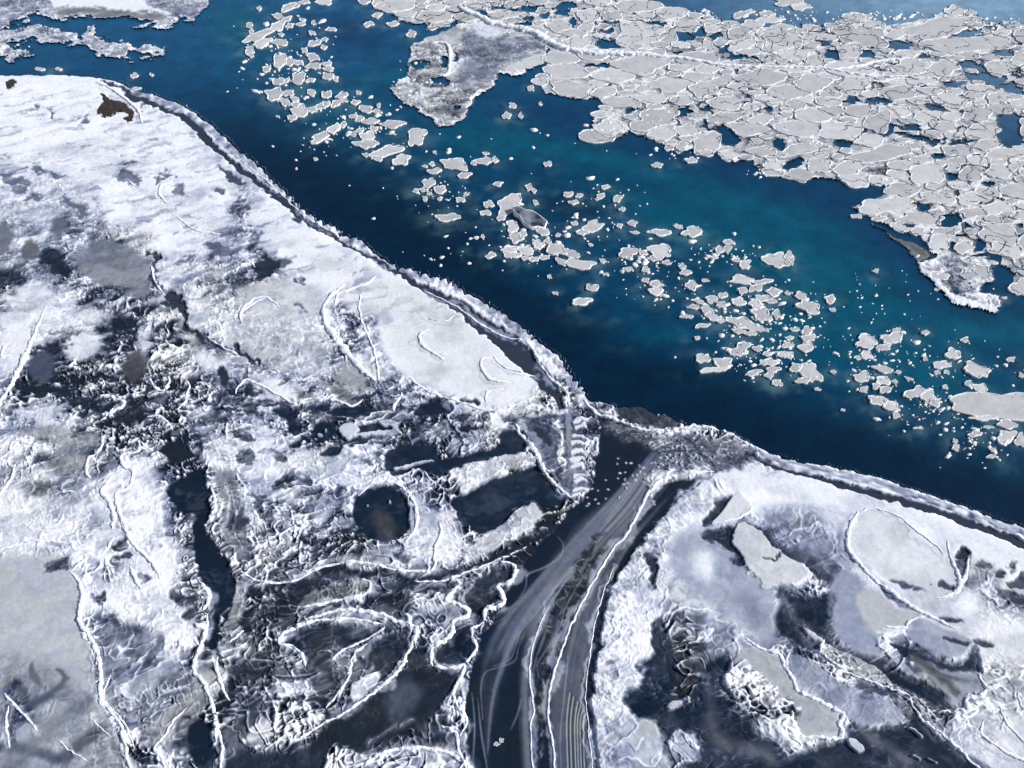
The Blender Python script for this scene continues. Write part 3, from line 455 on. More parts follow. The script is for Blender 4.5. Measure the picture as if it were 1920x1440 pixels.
poly([(885, 45), (925, 52), (938, 66), (905, 72), (890, 62)], b=.84, amp=.1, t=.05, fe=4); poly([(970, 118), (1000, 105), (1026, 108), (1020, 122), (990, 132), (955, 138), (945, 130)], b=.78, amp=.06, t=1, fe=2); poly([(800, 70), (850, 50), (868, 75), (850, 85), (810, 80)], b=.68, amp=.2, t=.95, fe=4)
for e in [(785, 120, 16, 9, 0), (833, 118, 7, 9, 0), (824, 152, 20, 9, 0), (860, 200, 8, 4, 0), (855, 108, 3, 12, 0)]:
    s_, d_ = ell(*e, fe=1); ID[s_] = np.where((d_ > 0) & (ID[s_] == 11), 0, ID[s_])
far([(1113, 250), (1120, 215), (1130, 205), (1150, 222), (1170, 236), (1184, 249), (1160, 256), (1120, 261)], 14, .62, .8, .7); ext(14, 'rubble_ice', 'fan shaped crumbly ice block at the lower left corner of the pack', 'rubble ice')
far([(1717, 490), (1740, 487), (1790, 478), (1840, 490), (1862, 505), (1862, 525), (1840, 535), (1835, 550), (1870, 556), (1876, 577), (1870, 590), (1840, 585), (1790, 570), (1752, 538)], 12, .66, .7, .5, ragged=1)
ext(12, 'rubble_ice', 'white edged spit of rubble ice pointing down right into the blue channel', 'rubble ice')
stroke([(1722, 490), (1738, 515), (1755, 538), (1795, 565), (1840, 580), (1868, 588)], [4, 10, 16, 14, 12, 5], b=.95, amp=.2, t=.2, fe=3)
far([(1632, 412), (1645, 425), (1680, 447), (1700, 452), (1730, 462), (1742, 485), (1718, 490), (1695, 465), (1665, 443), (1640, 425)], 13, .33, .1, .95, ragged=1, edge=.5); ext(13, 'rubble_ice', 'thin see-through sheet of dark new ice below the pack edge', 'new ice')

# pressure ridges: surveyed lines, width along the line, description
RIDGES = [
 ([(860, 12), (880, 25), (900, 33), (930, 47), (970, 55), (1000, 62), (1020, 75), (1050, 90), (1095, 100), (1145, 101), (1200, 103), (1292, 113), (1367, 125), (1505, 128), (1577, 130), (1652, 116), (1715, 110)], [5, 8, 10, 11, 9, 9, 9, 7, 6, 5, 4, 4, 4, 3, 4, 4, 2], 'very long white ridge crossing the pack from the rubble tongue to the far right'),
 ([(1560, 131), (1615, 142), (1670, 145), (1765, 148)], [2, 3, 3, 2], 'thin white ridge forking below the far end of the very long one'),
 ([(807, 83), (832, 82), (843, 95), (843, 125), (837, 142), (815, 141)], [4, 6, 7, 6, 8, 4], 'white hook shaped ridge on the left half of the rubble tongue'),
 ([(982, 640), (1002, 662), (1017, 690), (1037, 715), (1062, 737), (1066, 765)], [4, 5, 6, 6, 6, 4], 'white ridge between the wide end of the moat and the toothed ledge'),
 ([(795, 545), (850, 573), (885, 597), (935, 628), (982, 640)], [3, 4, 5, 6, 4], 'wavy white ridge along the middle of the moat edge'),
 ([(440, 290), (480, 325), (510, 350), (530, 368), (560, 395), (600, 425), (640, 445)], [2, 3, 4, 3, 4, 4, 2], 'thin white ridge on the upper moat edge near the shoreline bend'),
 ([(182, 158), (215, 172), (240, 192), (262, 212), (268, 235)], [3, 5, 6, 5, 3], 'double snow bank curling round the brown rock'),
 ([(966, 798), (978, 818), (1005, 850), (1020, 884), (1045, 914), (1070, 938)], [5, 7, 7, 7, 6, 4], 'straight white left edge of the triangular slab'),
 ([(1095, 752), (1115, 775), (1140, 784), (1165, 793), (1200, 806), (1240, 811), (1285, 812)], [8, 9, 7, 7, 7, 6, 5], 'white ridge closing the mouth of the side channel'),
 ([(1300, 803), (1345, 808), (1370, 815), (1402, 836), (1440, 850), (1500, 868), (1580, 883), (1660, 903), (1730, 928), (1800, 951), (1880, 977), (1990, 1013)], [4, 6, 6, 7, 6, 6, 6, 6, 6, 6, 6, 6], 'long white outer edge of the right shore ice'),
 ([(1268, 897), (1240, 900), (1217, 925), (1195, 965), (1172, 1008), (1150, 1030), (1107, 1101), (1075, 1165), (1049, 1232), (1030, 1299), (1028, 1347), (1038, 1400), (1040, 1460)], [6, 9, 8, 6, 6, 6, 6, 6, 7, 7, 7, 6, 6], 'long white ice line running down the middle of the side channel'),
 ([(1030, 1137), (1004, 1197), (993, 1264), (1001, 1331), (995, 1363), (1000, 1455)], [2, 3, 5, 5, 4, 4], 'thin white ice line left of the long channel line'),
 ([(1152, 1064), (1128, 1120), (1112, 1190), (1102, 1262), (1098, 1310), (1104, 1375), (1113, 1455)], [2, 3, 4, 3, 3, 3, 3], 'pale right border line of the olive ice band in the channel'),
 ([(1609, 962), (1593, 988), (1589, 1030), (1614, 1065), (1658, 1104), (1716, 1145), (1754, 1164), (1790, 1184)], [4, 7, 8, 7, 7, 8, 8, 3], 'thick white ridge bounding the snow circle on the right shore'),
 ([(1609, 962), (1642, 957), (1684, 973), (1719, 1001), (1754, 1026), (1768, 1045)], [3, 3, 3, 3, 3, 2], 'faint upper arc of the snow circle'),
 ([(1774, 1016), (1778, 1042), (1793, 1078), (1797, 1102), (1780, 1119), (1748, 1124)], [3, 4, 6, 9, 6, 3], 'white hooked ridge right of the snow circle beside a dark hollow'),
 ([(1815, 1045), (1810, 1075), (1800, 1100)], [3, 6, 8], 'short snow rib joining the hooked ridge'),
 ([(1395, 1198), (1428, 1220), (1457, 1229), (1470, 1255), (1486, 1277), (1495, 1298), (1531, 1315), (1567, 1335), (1580, 1345), (1572, 1358), (1575, 1376), (1563, 1387), (1520, 1384), (1482, 1386)], [3, 5, 6, 7, 6, 7, 7, 8, 9, 7, 7, 6, 5, 4], 'white ridge fencing the right side of the crusted slab'),
 ([(1478, 1224), (1474, 1240), (1470, 1252)], [3, 6, 4], 'small white spur on the fence ridge of the crusted slab'),
 ([(1480, 1386), (1500, 1398), (1495, 1406), (1482, 1402)], [3, 5, 5, 4], 'small white curl at the bottom tip of the crusted slab'),
 ([(1544, 1200), (1540, 1213), (1536, 1224)], [6, 8, 5], 'short bright end cap of the long narrow slab'),
 ([(1538, 1228), (1578, 1257), (1626, 1279), (1668, 1292), (1705, 1306)], [3, 4, 4, 4, 3], 'beaded ridge under the long narrow slab'),
 ([(1703, 1306), (1711, 1326), (1732, 1354), (1764, 1379), (1796, 1408), (1850, 1455)], [3, 4, 5, 5, 5, 5], 'diagonal white ridge running to the bottom right corner area'),
 ([(1655, 1178), (1695, 1180), (1698, 1172), (1712, 1163), (1732, 1160)], [3, 5, 5, 5, 3], 'white rim at the left of the rounded lavender slab'),
 ([(1848, 1292), (1834, 1308), (1812, 1312), (1809, 1336), (1790, 1340), (1770, 1334)], [6, 8, 7, 9, 6, 3], 'twisted white ridge in the lower right with a blue hollow'),
 ([(1825, 1318), (1830, 1332), (1815, 1346), (1795, 1346)], [3, 4, 5, 3], 'outer bend of the twisted white ridge'),
 ([(1828, 1262), (1842, 1282), (1850, 1292), (1870, 1288), (1885, 1300)], [3, 5, 8, 6, 3], 'white knot ridge above the twisted one'),
 ([(1844, 1350), (1838, 1378), (1866, 1402), (1898, 1421), (1930, 1432)], [2, 5, 5, 6, 5], 'curved white ridge at the bottom right corner'),
 ([(1872, 1328), (1888, 1363), (1935, 1410)], [3, 4, 4], 'straight white ridge near the right border'),
 ([(1905, 1300), (1912, 1325), (1930, 1345)], [4, 5, 4], 'short white ridge touching the right border'),
 ([(1408, 952), (1404, 962), (1385, 974), (1350, 983)], [3, 5, 4, 2], 'white lower rim of the kite shaped slab'),
 ([(1340, 885), (1300, 888), (1275, 892)], [2, 6, 4], 'short white bar at the top of the side channel'),
 ([(133, 1073), (148, 1090), (157, 1118), (151, 1150), (155, 1174), (175, 1205), (188, 1240), (191, 1290), (190, 1323)], [4, 6, 8, 7, 7, 7, 7, 8, 6], 'thick white ridge winding down beside the smooth grey ice'),
 ([(200, 1325), (225, 1355), (236, 1395), (242, 1430), (252, 1450)], [3, 5, 5, 5, 4], 'white ridge continuing to the bottom edge below the winding one'),
 ([(138, 1074), (152, 1060), (166, 1046)], [4, 6, 6], 'short white branch at the head of the winding ridge'),
 ([(210, 1270), (200, 1290), (194, 1322)], [2, 4, 3], 'thin parallel rib beside the lower winding ridge'),
 ([(205, 1325), (235, 1360), (255, 1405)], [2, 3, 3], 'thin rib splitting from the ridge at the lower left'),
 ([(375, 1093), (391, 1110), (391, 1130), (384, 1146)], [4, 7, 7, 4], 'hooked white ridge beside the dark blue hole'),
 ([(391, 1152), (387, 1185), (378, 1215), (365, 1250), (368, 1265), (385, 1285), (395, 1310), (404, 1345), (407, 1365), (418, 1400), (415, 1450)], [3, 6, 6, 6, 6, 6, 6, 5, 5, 5, 4], 'long white ridge descending left of the dark basin'),
 ([(228, 980), (250, 1020), (275, 1045), (295, 1070), (304, 1090)], [4, 6, 6, 6, 4], 'diagonal white ridge on the left snow field'),
 ([(195, 1040), (206, 1026), (215, 1010)], [4, 6, 3], 'short white ridge left of the diagonal one'),
 ([(90, 575), (75, 610), (60, 645), (45, 680), (27, 715), (0, 762), (-20, 790)], [3, 4, 7, 9, 8, 8, 8], 'thick straight ridge running off the left border'),
 ([(22, 850), (25, 834), (40, 830), (62, 837), (100, 840)], [4, 6, 6, 5, 3], 'white ridge capping the pale hump at the far left'),
 ([(31, 874), (22, 902), (0, 932), (-15, 945)], [4, 6, 6, 6], 'lone white ridge at the left border below the hump'),
 ([(200, 815), (185, 850), (168, 865), (164, 890), (172, 900)], [3, 6, 6, 6, 4], 'white crooked ridge ending the grey frosted flat'),
 ([(210, 900), (193, 925), (207, 945), (215, 972), (213, 996)], [3, 6, 6, 7, 5], 'white wavy ridge left of the twin one on the snow field'),
 ([(260, 825), (263, 847), (235, 853), (230, 865), (236, 880), (251, 887), (245, 915), (220, 930), (226, 965), (241, 997)], [3, 5, 5, 5, 5, 6, 5, 6, 7, 6], 'looped white ridge with a round bend on the snow field'),
 ([(122, 966), (118, 978), (105, 990)], [3, 7, 5], 'stubby white ridge on the bright left snow'),
 ([(397, 915), (406, 950), (392, 975)], [4, 6, 3], 'white rim right of the black pool'),
 ([(442, 740), (445, 730), (455, 722), (467, 715), (510, 737), (550, 760), (558, 763)], [3, 5, 5, 5, 5, 5, 3], 'white ridge edging the pale snow wedge'),
 ([(560, 765), (568, 755), (590, 750), (625, 752), (660, 763), (682, 751)], [3, 4, 4, 5, 4, 3], 'curved white ridge above the flat dark pool'),
 ([(767, 712), (800, 735), (845, 751), (880, 762), (910, 772), (955, 771)], [3, 5, 5, 5, 4, 3], 'long thin ridge below the smooth snow field'),
 ([(608, 575), (612, 612), (640, 650), (665, 680), (690, 705), (707, 718)], [5, 10, 12, 14, 10, 4], 'broad snow arc left of the smooth oval field'),
 ([(650, 535), (620, 560), (608, 580)], [3, 6, 5], 'upper end of the broad snow arc'),
 ([(628, 575), (635, 555), (660, 545), (690, 533), (706, 520)], [3, 4, 5, 5, 3], 'slim white ridge inside the top of the snow arc'),
 ([(677, 555), (675, 585), (685, 620), (700, 655), (708, 690), (712, 718)], [2, 3, 4, 3, 4, 3], 'thin vertical ridge across the slate patch beside the arc'),
 ([(790, 655), (786, 636), (795, 625), (815, 622)], [3, 5, 5, 2], 'small curl ridge on the smooth oval field, open to the right'),
 ([(788, 645), (800, 658), (825, 672), (831, 682)], [4, 6, 5, 3], 'blue shaded tail of the small curl ridge'),
 ([(918, 674), (904, 676), (904, 695), (918, 714), (958, 722)], [2, 5, 6, 6, 2], 'crescent ridge near the right end of the oval field'),
 ([(912, 757), (913, 740), (925, 734), (950, 733)], [2, 4, 4, 2], 'faint small arc at the lower edge of the oval field'),
 ([(925, 672), (945, 692), (975, 701), (1005, 707)], [2, 3, 4, 3], 'thin ridge joining the crescent to the moat'),
 ([(853, 592), (835, 605), (800, 600)], [2, 3, 2], 'short straight ridge near the top of the oval field'),
 ([(453, 608), (452, 590), (470, 568), (490, 560), (510, 566), (524, 580)], [3, 5, 5, 4, 4, 2], 'loop shaped white ridge on the streaked snow'),
 ([(458, 585), (480, 570), (500, 562)], [2, 3, 2], 'inner strand of the loop shaped ridge'),
 ([(442, 515), (450, 503), (470, 497), (480, 503)], [3, 4, 4, 2], 'short bent ridge beside the dark blot on the snow'),
 ([(240, 338), (250, 350), (268, 356)], [2, 4, 2], 'tiny white ridge under the slate patch high on the snow'),
 ([(325, 345), (302, 352), (303, 370), (318, 388)], [2, 4, 4, 2], 'small curved ridge on the upper snow field'),
 ([(332, 408), (352, 425), (372, 436), (415, 442)], [2, 3, 4, 2], 'thin dark sided ridge crossing the upper snow field'),
 ([(284, 500), (292, 530), (310, 555)], [3, 4, 3], 'white rim along the thaw crack'),
 ([(395, 640), (425, 655), (455, 672)], [2, 4, 3], 'thin white rim at the lower thaw crack'),
 ([(451, 1072), (486, 1092), (520, 1094), (553, 1091), (579, 1078), (624, 1060), (681, 1057), (745, 1072), (777, 1073), (808, 1073), (816, 1060), (815, 1044)], [3, 4, 4, 4, 4, 4, 5, 5, 4, 5, 5, 5], 'long sagging white ridge above the dark basin'),
 ([(815, 1044), (818, 1025), (828, 999), (822, 980)], [4, 6, 6, 3], 'upright white ridge rising from the sagging one'),
 ([(777, 1091), (812, 1093), (847, 1086), (911, 1062), (988, 1027)], [3, 4, 3, 3, 2], 'thin ridge under the black crack towards the channel'),
 ([(568, 1141), (633, 1128), (681, 1118), (695, 1106), (692, 1093), (677, 1088)], [3, 5, 5, 7, 6, 3], 'white hairpin ridge around the olive slab'),
 ([(573, 1163), (624, 1150), (656, 1146), (719, 1155), (745, 1168), (777, 1175), (781, 1191), (765, 1226), (751, 1255), (719, 1287), (688, 1309), (649, 1338), (604, 1360), (560, 1390)], [3, 5, 6, 7, 6, 7, 7, 6, 6, 5, 5, 5, 4, 3], 'big white bow shaped ridge enclosing the bat wing pools'),
 ([(550, 1211), (526, 1211), (528, 1194), (553, 1179), (598, 1166), (656, 1163), (719, 1173)], [4, 6, 6, 5, 5, 4, 3], 'white upper rim of the bat wing'),
 ([(550, 1212), (565, 1228), (574, 1252)], [3, 5, 4], 'short white rim at the left tip of the bat wing'),
 ([(722, 1178), (705, 1190), (675, 1206), (643, 1221), (624, 1240)], [3, 5, 5, 5, 3], 'middle strut of the bat wing'),
 ([(688, 1208), (664, 1230), (656, 1266), (643, 1293), (612, 1330)], [3, 4, 4, 4, 3], 'lower strut falling from the bat wing'),
 ([(863, 1098), (838, 1127), (858, 1135), (876, 1145), (874, 1158), (850, 1168), (847, 1191), (812, 1218), (810, 1240), (813, 1250)], [5, 7, 7, 8, 8, 7, 7, 7, 7, 4], 'zigzag white ridge with blue hollows left of the black pocket'),
 ([(813, 1250), (840, 1256), (868, 1250), (871, 1258), (863, 1275), (850, 1299), (838, 1325)], [4, 6, 6, 6, 6, 5, 5], 'white hook ridge at the left bank of the channel'),
 ([(838, 1325), (862, 1333), (874, 1348), (872, 1366), (862, 1384)], [4, 5, 5, 4, 2], 'white sickle ridge below the hook on the left bank'),
 ([(938, 1056), (958, 1058), (966, 1068), (957, 1092), (934, 1103), (947, 1127), (932, 1140), (911, 1147), (908, 1168), (884, 1184), (893, 1216), (873, 1246)], [4, 5, 6, 6, 7, 7, 5, 6, 6, 6, 6, 4], 'saw toothed white ridge facing the side channel'),
 ([(828, 1362), (854, 1376), (860, 1408), (873, 1437), (876, 1455)], [4, 6, 6, 6, 5], 'white ridge at the bottom of the left channel bank'),
 ([(678, 1442), (719, 1414), (777, 1404), (841, 1414), (862, 1430)], [4, 6, 6, 7, 5], 'arched white ridge at the bottom middle'),
 ([(408, 1228), (408, 1260), (422, 1300), (432, 1315)], [3, 6, 5, 3], 'white post like ridge left in the dark basin'),
 ([(410, 1228), (430, 1222), (452, 1217)], [4, 6, 4], 'white bar on top of the post like ridge'),
 ([(430, 1206), (445, 1195), (457, 1182)], [3, 6, 4], 'small slanted white ridge above the bar in the basin'),
 ([(312, 1440), (305, 1420), (293, 1405), (312, 1380), (330, 1350), (352, 1330)], [4, 5, 5, 4, 3, 2], 'thin bent ridge near the bottom left dark pool'),
 ([(10, 1302), (24, 1318), (55, 1350), (75, 1375)], [3, 4, 4, 2], 'straight scratch ridge on the dark grey ice at the lower left'),
 ([(20, 1325), (14, 1355), (20, 1405)], [3, 5, 3], 'white left rim of the small pool at the lower left corner'),
 ([(172, 1350), (190, 1365), (210, 1385)], [1.5, 2.5, 1.5], 'faint scratch on the grey ice right of the lower left pool'),
 ([(112, 1390), (135, 1410), (165, 1430)], [2, 3, 2], 'thin scratch near the bottom edge on the grey ice'),
 ([(0, 1035), (50, 1020), (90, 1018), (128, 1020)], [4, 5, 5, 3], 'low white ridge bounding the top of the smooth grey ice'),
 ([(200, 1050), (205, 1075), (210, 1095)], [3, 5, 3], 'short upright ridge among the dark hollows of the left snow'),
 ([(245, 1065), (255, 1085), (268, 1110)], [5, 7, 3], 'white tapering rib right of the short upright one'),
 ([(330, 770), (345, 762), (352, 745), (355, 722), (348, 715)], [2, 4, 4, 4, 2], 'thin wavy ridge in the dark jumble'),
 ([(190, 790), (205, 778), (230, 765), (232, 755), (205, 745), (185, 748)], [3, 5, 5, 5, 5, 3], 'looping white ridge over the black hollow of the jumble'),
 ([(282, 710), (290, 728), (305, 735), (318, 720), (318, 708)], [3, 5, 5, 5, 3], 'heart shaped white ridge in the jumble'),
 ([(275, 785), (295, 782), (312, 790), (325, 808)], [4, 4, 4, 2], 'white eyebrow ridge right of the jumble'),
 ([(740, 775), (742, 760), (755, 745), (752, 738)], [2, 5, 6, 3], 'small white hook between dark pools'),
 ([(672, 932), (690, 914), (720, 906), (750, 914), (772, 936), (783, 968), (776, 1000), (758, 1020)], [2, 3, 4, 4, 5, 6, 5, 2], 'pale crescent rim round the upper right of the round navy pool'),
 ([(445, 880), (452, 890), (470, 888), (478, 880)], [4, 5, 4, 2], 'white lip under the small dark hollow'),
 ([(25, 668), (5, 672), (10, 655), (22, 646)], [2, 4, 4, 2], 'tiny hooked ridge at the left border'),
]
for pts, w, lb in RIDGES:                 # drifted snow banked against each ridge, then its painted shadow side
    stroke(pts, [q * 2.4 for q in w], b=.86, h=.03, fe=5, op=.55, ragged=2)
    stroke([(x - 5, y + 3) for x, y in pts], [q * .7 for q in w], b=.45, t=0, fe=3, op=.25, ragged=2)  # bluish shade painted into the colour along the lower left
wetz = (WET > .6) & (ID != 3) & (ID != 20) & (ID != 21)
film = sstep(.15, .75, fbm(X / 1.7 + w1, Y / 1.1 + w2, 4, 91)); B = np.where(wetz, B + (.36 - B) * film * .45, B)
# ------------------------------------------------------------------ broken texture and final colour
xr, yr = X * .92 + Y * .38, -X * .38 + Y * .92
wx, wy = xr + 1.6 * w1, yr + 1.1 * w2
sx_w, sy_w = xr + .7 * w3 + .40 * vnoise(X / 1.9, Y / 1.9, 51), yr + .6 * w4 + .36 * vnoise(X / 1.9, Y / 1.9, 52)
t1 = fbm(wx / 3.4, wy / 2.1, 4, 11); t2 = fbm(sx_w / 1.5, sy_w / .85, 3, 12, .42); t3 = fbm(X / .38, Y / .38, 3, 13)
def worm(f, e): return np.exp(-(f / e) ** 2) - .50 * np.exp(-((f + 2.5 * e) / (1.5 * e)) ** 2)
def wfield(lx, ly, sd, k=.25): return vnoise(sx_w / lx, sy_w / ly, sd) + k * vnoise(sx_w / lx * 2.7, sy_w / ly * 2.7, sd + 5)
g_a = wfield(1.7, .95, 61); g_b = wfield(1.0, .62, 62); g_c = wfield(3.2, 1.7, 63, .35); g_d = wfield(.62, .42, 64)
m_a = sstep(-.35, .25, vnoise(X / 2.3, Y / 2.0, 65)); m_b = sstep(-.3, .3, vnoise(X / 1.9, Y / 1.7, 66)); m_c = sstep(-.4, .2, vnoise(X / 3.5, Y / 3.0, 67)); m_d = sstep(-.1, .4, vnoise(X / 1.5, Y / 1.5, 68))
Wm = .95 * worm(g_a, .10) * m_a + .75 * worm(g_b, .13) * m_b + .8 * worm(g_c, .055) * m_c + .5 * worm(g_d, .2) * m_d
far_ = .40 + .60 * sstep(420, 820, V)
Wm = Wm * (.25 + .75 * far_)
g_e = wfield(.85, .75, 74, .4); g_f = wfield(1.25, 1.1, 75, .5); g_g = wfield(2.4, 2.2, 76, .4)
m_e = sstep(-.15, .35, vnoise(X / 2.7, Y / 2.4, 77)); m_f = sstep(-.2, .3, vnoise(X / 2.1, Y / 2.3, 78))
Wm = Wm + .60 * worm(g_e, .12) * m_e * (far_ * 1.5 - .5).clip(0, 1) + .70 * worm(g_f, .085) * m_f * far_ + .55 * worm(g_g, .035)
swirl = fbm((X + 2.2 * w1) / 2.0, (Y + 2.2 * w2) / 1.7, 3, 79)
sliver = sstep(.16, .34, fbm((X + .3 * Y) / 1.7 + 1.3 * w1, (Y - .15 * X) / .9 + 1.2 * w2, 3, 71))
lens = sstep(0, 60, U - 380) * (1 - sstep(880, 960, U)) * sstep(690, 730, V) * (1 - sstep(835, 875, V)) * (ID == 1)
lens2 = sstep(0, 40, U - 440) * (1 - sstep(640, 690, U)) * sstep(900, 930, V) * (1 - sstep(1040, 1060, V)) * (ID == 1) * .8
lens3 = (1 - sstep(330, 400, U)) * sstep(590, 640, V) * (1 - sstep(800, 850, V)) * (ID == 1) * .6
ls = np.clip(lens + lens2 + lens3, 0, 1) * sliver * sstep(.14, .30, A)
A = np.maximum(A, .30 * (ID == 1) * (V > 820) * (U < 1000) * (B > .35) * (1 - sstep(1040, 1060, V) * (1 - sstep(120, 190, U))))
B = B + (.13 - B) * ls * .72
A = np.where(ID == 2, A * .72, A)
mott = sstep(.05, .75, fbm(xr / 3.6 + .7 * w1, yr / 1.1 + .7 * w2, 4, 81)) * (ID == 1) * (V < 620) * sstep(.7, .9, B) * sstep(16, 40, land_edge)
mott2 = sstep(.45, .8, fbm(xr / 2.2 + .7 * w1, yr / .8 + .7 * w2, 4, 82)) * (ID == 1) * (V < 520) * sstep(.7, .9, B) * sstep(16, 40, land_edge)
soft_ = sstep(-.1, .7, fbm(X / 4.5, Y / 4.5, 4, 83)) * ((ID == 1) | (ID == 2)) * sstep(.75, .9, B) * sstep(30, 60, land_edge)
B = B - .13 * mott - .22 * mott2 - .10 * soft_; T = T - .35 * mott - .3 * mott2
tex = .26 * np.tanh(3 * t1) + .30 * np.clip(2 * swirl, -1, 1) + .24 * np.tanh(3.5 * t2) + .09 * t3
b = B + A * .60 * tex
Wm = Wm * sstep(.08, .34, A)
b = b + np.clip(A, 0, 1.1) * Wm * np.where(Wm > 0, 1.0 - .55 * np.clip(b, 0, 1), .55)
b += .015 * t3
b = np.clip(b, 0, 1.03)
H = .16 + .20 * (b - .3) + HX + A * .085 * np.clip(Wm, -.4, 1.1) + .022 * A * t3
wetm = np.clip(WET, 0, 1)
H = H * (1 - wetm) + (.07 + 0 * H) * wetm
isfar = (ID >= 70) | ((ID >= 10) & (ID <= 14))
fe_ = sstep(-1, 3, ICE); H = np.where(isfar, -.05 + (.10 + .22 * (b - .3) + A * (.10 * np.clip(Wm, -.3, 1) + .06 * t2)) * fe_, H)
H = np.where(ID == 10, -.05 + (.08 + .05 * (b - .5) + ZR * (.05 + .12 * np.clip(Wm, -.4, 1) + .07 * t2)) * fe_, H)
le = sstep(-3, 3.5, land_edge); H = np.where((ID > 0) & ~isfar, -.3 + (np.maximum(H, .05) + .3) * le, H)
keys = [0, .12, .28, .45, .62, .78, .9, 1.03]
cool = np.array([(.004, .010, .022), (.008, .018, .036), (.034, .047, .082), (.115, .140, .215), (.265, .300, .405), (.50, .535, .64), (.72, .745, .82), (.88, .89, .92)])
warm = np.array([(.005, .008, .013), (.012, .015, .020), (.052, .055, .062), (.150, .156, .168), (.320, .332, .345), (.525, .540, .555), (.75, .757, .77), (.88, .885, .89)])
Tc = np.clip(T + .3 * t2, 0, 1)
COL = np.empty(b.shape + (4,), np.float32); COL[..., 3] = 1
for k in range(3): COL[..., k] = np.interp(b, keys, cool[:, k]) * (1 - Tc) + np.interp(b, keys, warm[:, k]) * Tc
rk = B < -.2
COL[rk, :3] = np.array((.045, .036, .030)) * (1 + .25 * t3[rk])[:, None]
H = np.where(rk, .34 + .05 * t3, H)
RGH = np.clip(.82 - .55 * wetm * (b < .35), .2, 1).astype(np.float32)

def heightat(u, v):
    i = np.clip(np.searchsorted(GU, u) - 1, 0, len(GU) - 2); j = np.clip(np.searchsorted(GV, v) - 1, 0, len(GV) - 2)
    a = (u - GU[i]) / (GU[i + 1] - GU[i]); c = (v - GV[j]) / (GV[j + 1] - GV[j])
    return (H[j, i] * (1 - a) + H[j, i + 1] * a) * (1 - c) + (H[j + 1, i] * (1 - a) + H[j + 1, i + 1] * a) * c

# ------------------------------------------------------------------ materials
def mat(name):
    m = bpy.data.materials.new(name); m.use_nodes = True; n = m.node_tree.nodes; l = m.node_tree.links
    return m, n, l, n['Principled BSDF']
def nd(n, typ, **k):
    x = n.new(typ)
    for a, v in k.items(): setattr(x, a, v)
    return x
def pos_noise(n, l, scale, detail=4, rough=.6):
    g = nd(n, 'ShaderNodeNewGeometry'); t = nd(n, 'ShaderNodeTexNoise'); t.inputs['Scale'].default_value = scale; t.inputs['Detail'].default_value = detail; t.inputs['Roughness'].default_value = rough
    l.new(g.outputs['Position'], t.inputs['Vector']); return t
def bump(n, l, p, src, strength, dist):
    b_ = nd(n, 'ShaderNodeBump'); b_.inputs['Strength'].default_value = strength; b_.inputs['Distance'].default_value = dist
    l.new(src, b_.inputs['Height']); l.new(b_.outputs[0], p.inputs['Normal']); return b_
def attr_mat(name, bs, bd):
    m, n, l, p = mat(name)
    a = nd(n, 'ShaderNodeAttribute', attribute_name='col'); r = nd(n, 'ShaderNodeAttribute', attribute_name='rgh')
    t = pos_noise(n, l, 3.5, 6, .7)
    mx = nd(n, 'ShaderNodeMix', data_type='RGBA', blend_type='MULTIPLY'); mx.inputs[0].default_value = 1
    rp = nd(n, 'ShaderNodeMapRange'); rp.inputs[1].default_value = .25; rp.inputs[2].default_value = .75; rp.inputs[3].default_value = .84; rp.inputs[4].default_value = 1.14
    l.new(t.outputs[0], rp.inputs[0]); l.new(a.outputs['Color'], mx.inputs[6]); l.new(rp.outputs[0], mx.inputs[7]); l.new(mx.outputs[2], p.inputs['Base Color'])
    l.new(r.outputs['Fac'], p.inputs['Roughness']); p.inputs['IOR'].default_value = 1.31
    t2_ = pos_noise(n, l, 7, 5, .65); bb = bump(n, l, p, t2_.outputs[0], bs, bd)
    ml = nd(n, 'ShaderNodeMapRange'); ml.inputs[1].default_value = .3; ml.inputs[2].default_value = .8; ml.inputs[3].default_value = .05; ml.inputs[4].default_value = bs; l.new(r.outputs['Fac'], ml.inputs[0]); l.new(ml.outputs[0], bb.inputs['Strength']); return m
M_ICE = attr_mat('snow_and_ice', .22, .03)
M_ROCK = attr_mat('bare_rock', .9, .12)
def snow_mat(name, col, dark, scale, lo=.42, hi=.62, bs=.6, bd=.06):
    m, n, l, p = mat(name); t = pos_noise(n, l, scale, 6, .65); r = nd(n, 'ShaderNodeValToRGB')
    r.color_ramp.elements[0].position = lo; r.color_ramp.elements[0].color = (*dark, 1); r.color_ramp.elements[1].position = hi; r.color_ramp.elements[1].color = (*col, 1)
    l.new(t.outputs[0], r.inputs[0]); l.new(r.outputs[0], p.inputs['Base Color']); p.inputs['Roughness'].default_value = .8; p.inputs['IOR'].default_value = 1.31
    t2_ = pos_noise(n, l, scale * 3, 4, .6); bump(n, l, p, t2_.outputs[0], bs, bd); return m
M_RIDGE = snow_mat('ridge_snow', (.90, .90, .92), (.55, .60, .70), 2.4, .36, .54)
M_RIM = snow_mat('rim_snow', (.84, .84, .84), (.52, .53, .56), 1.3, .38, .56)
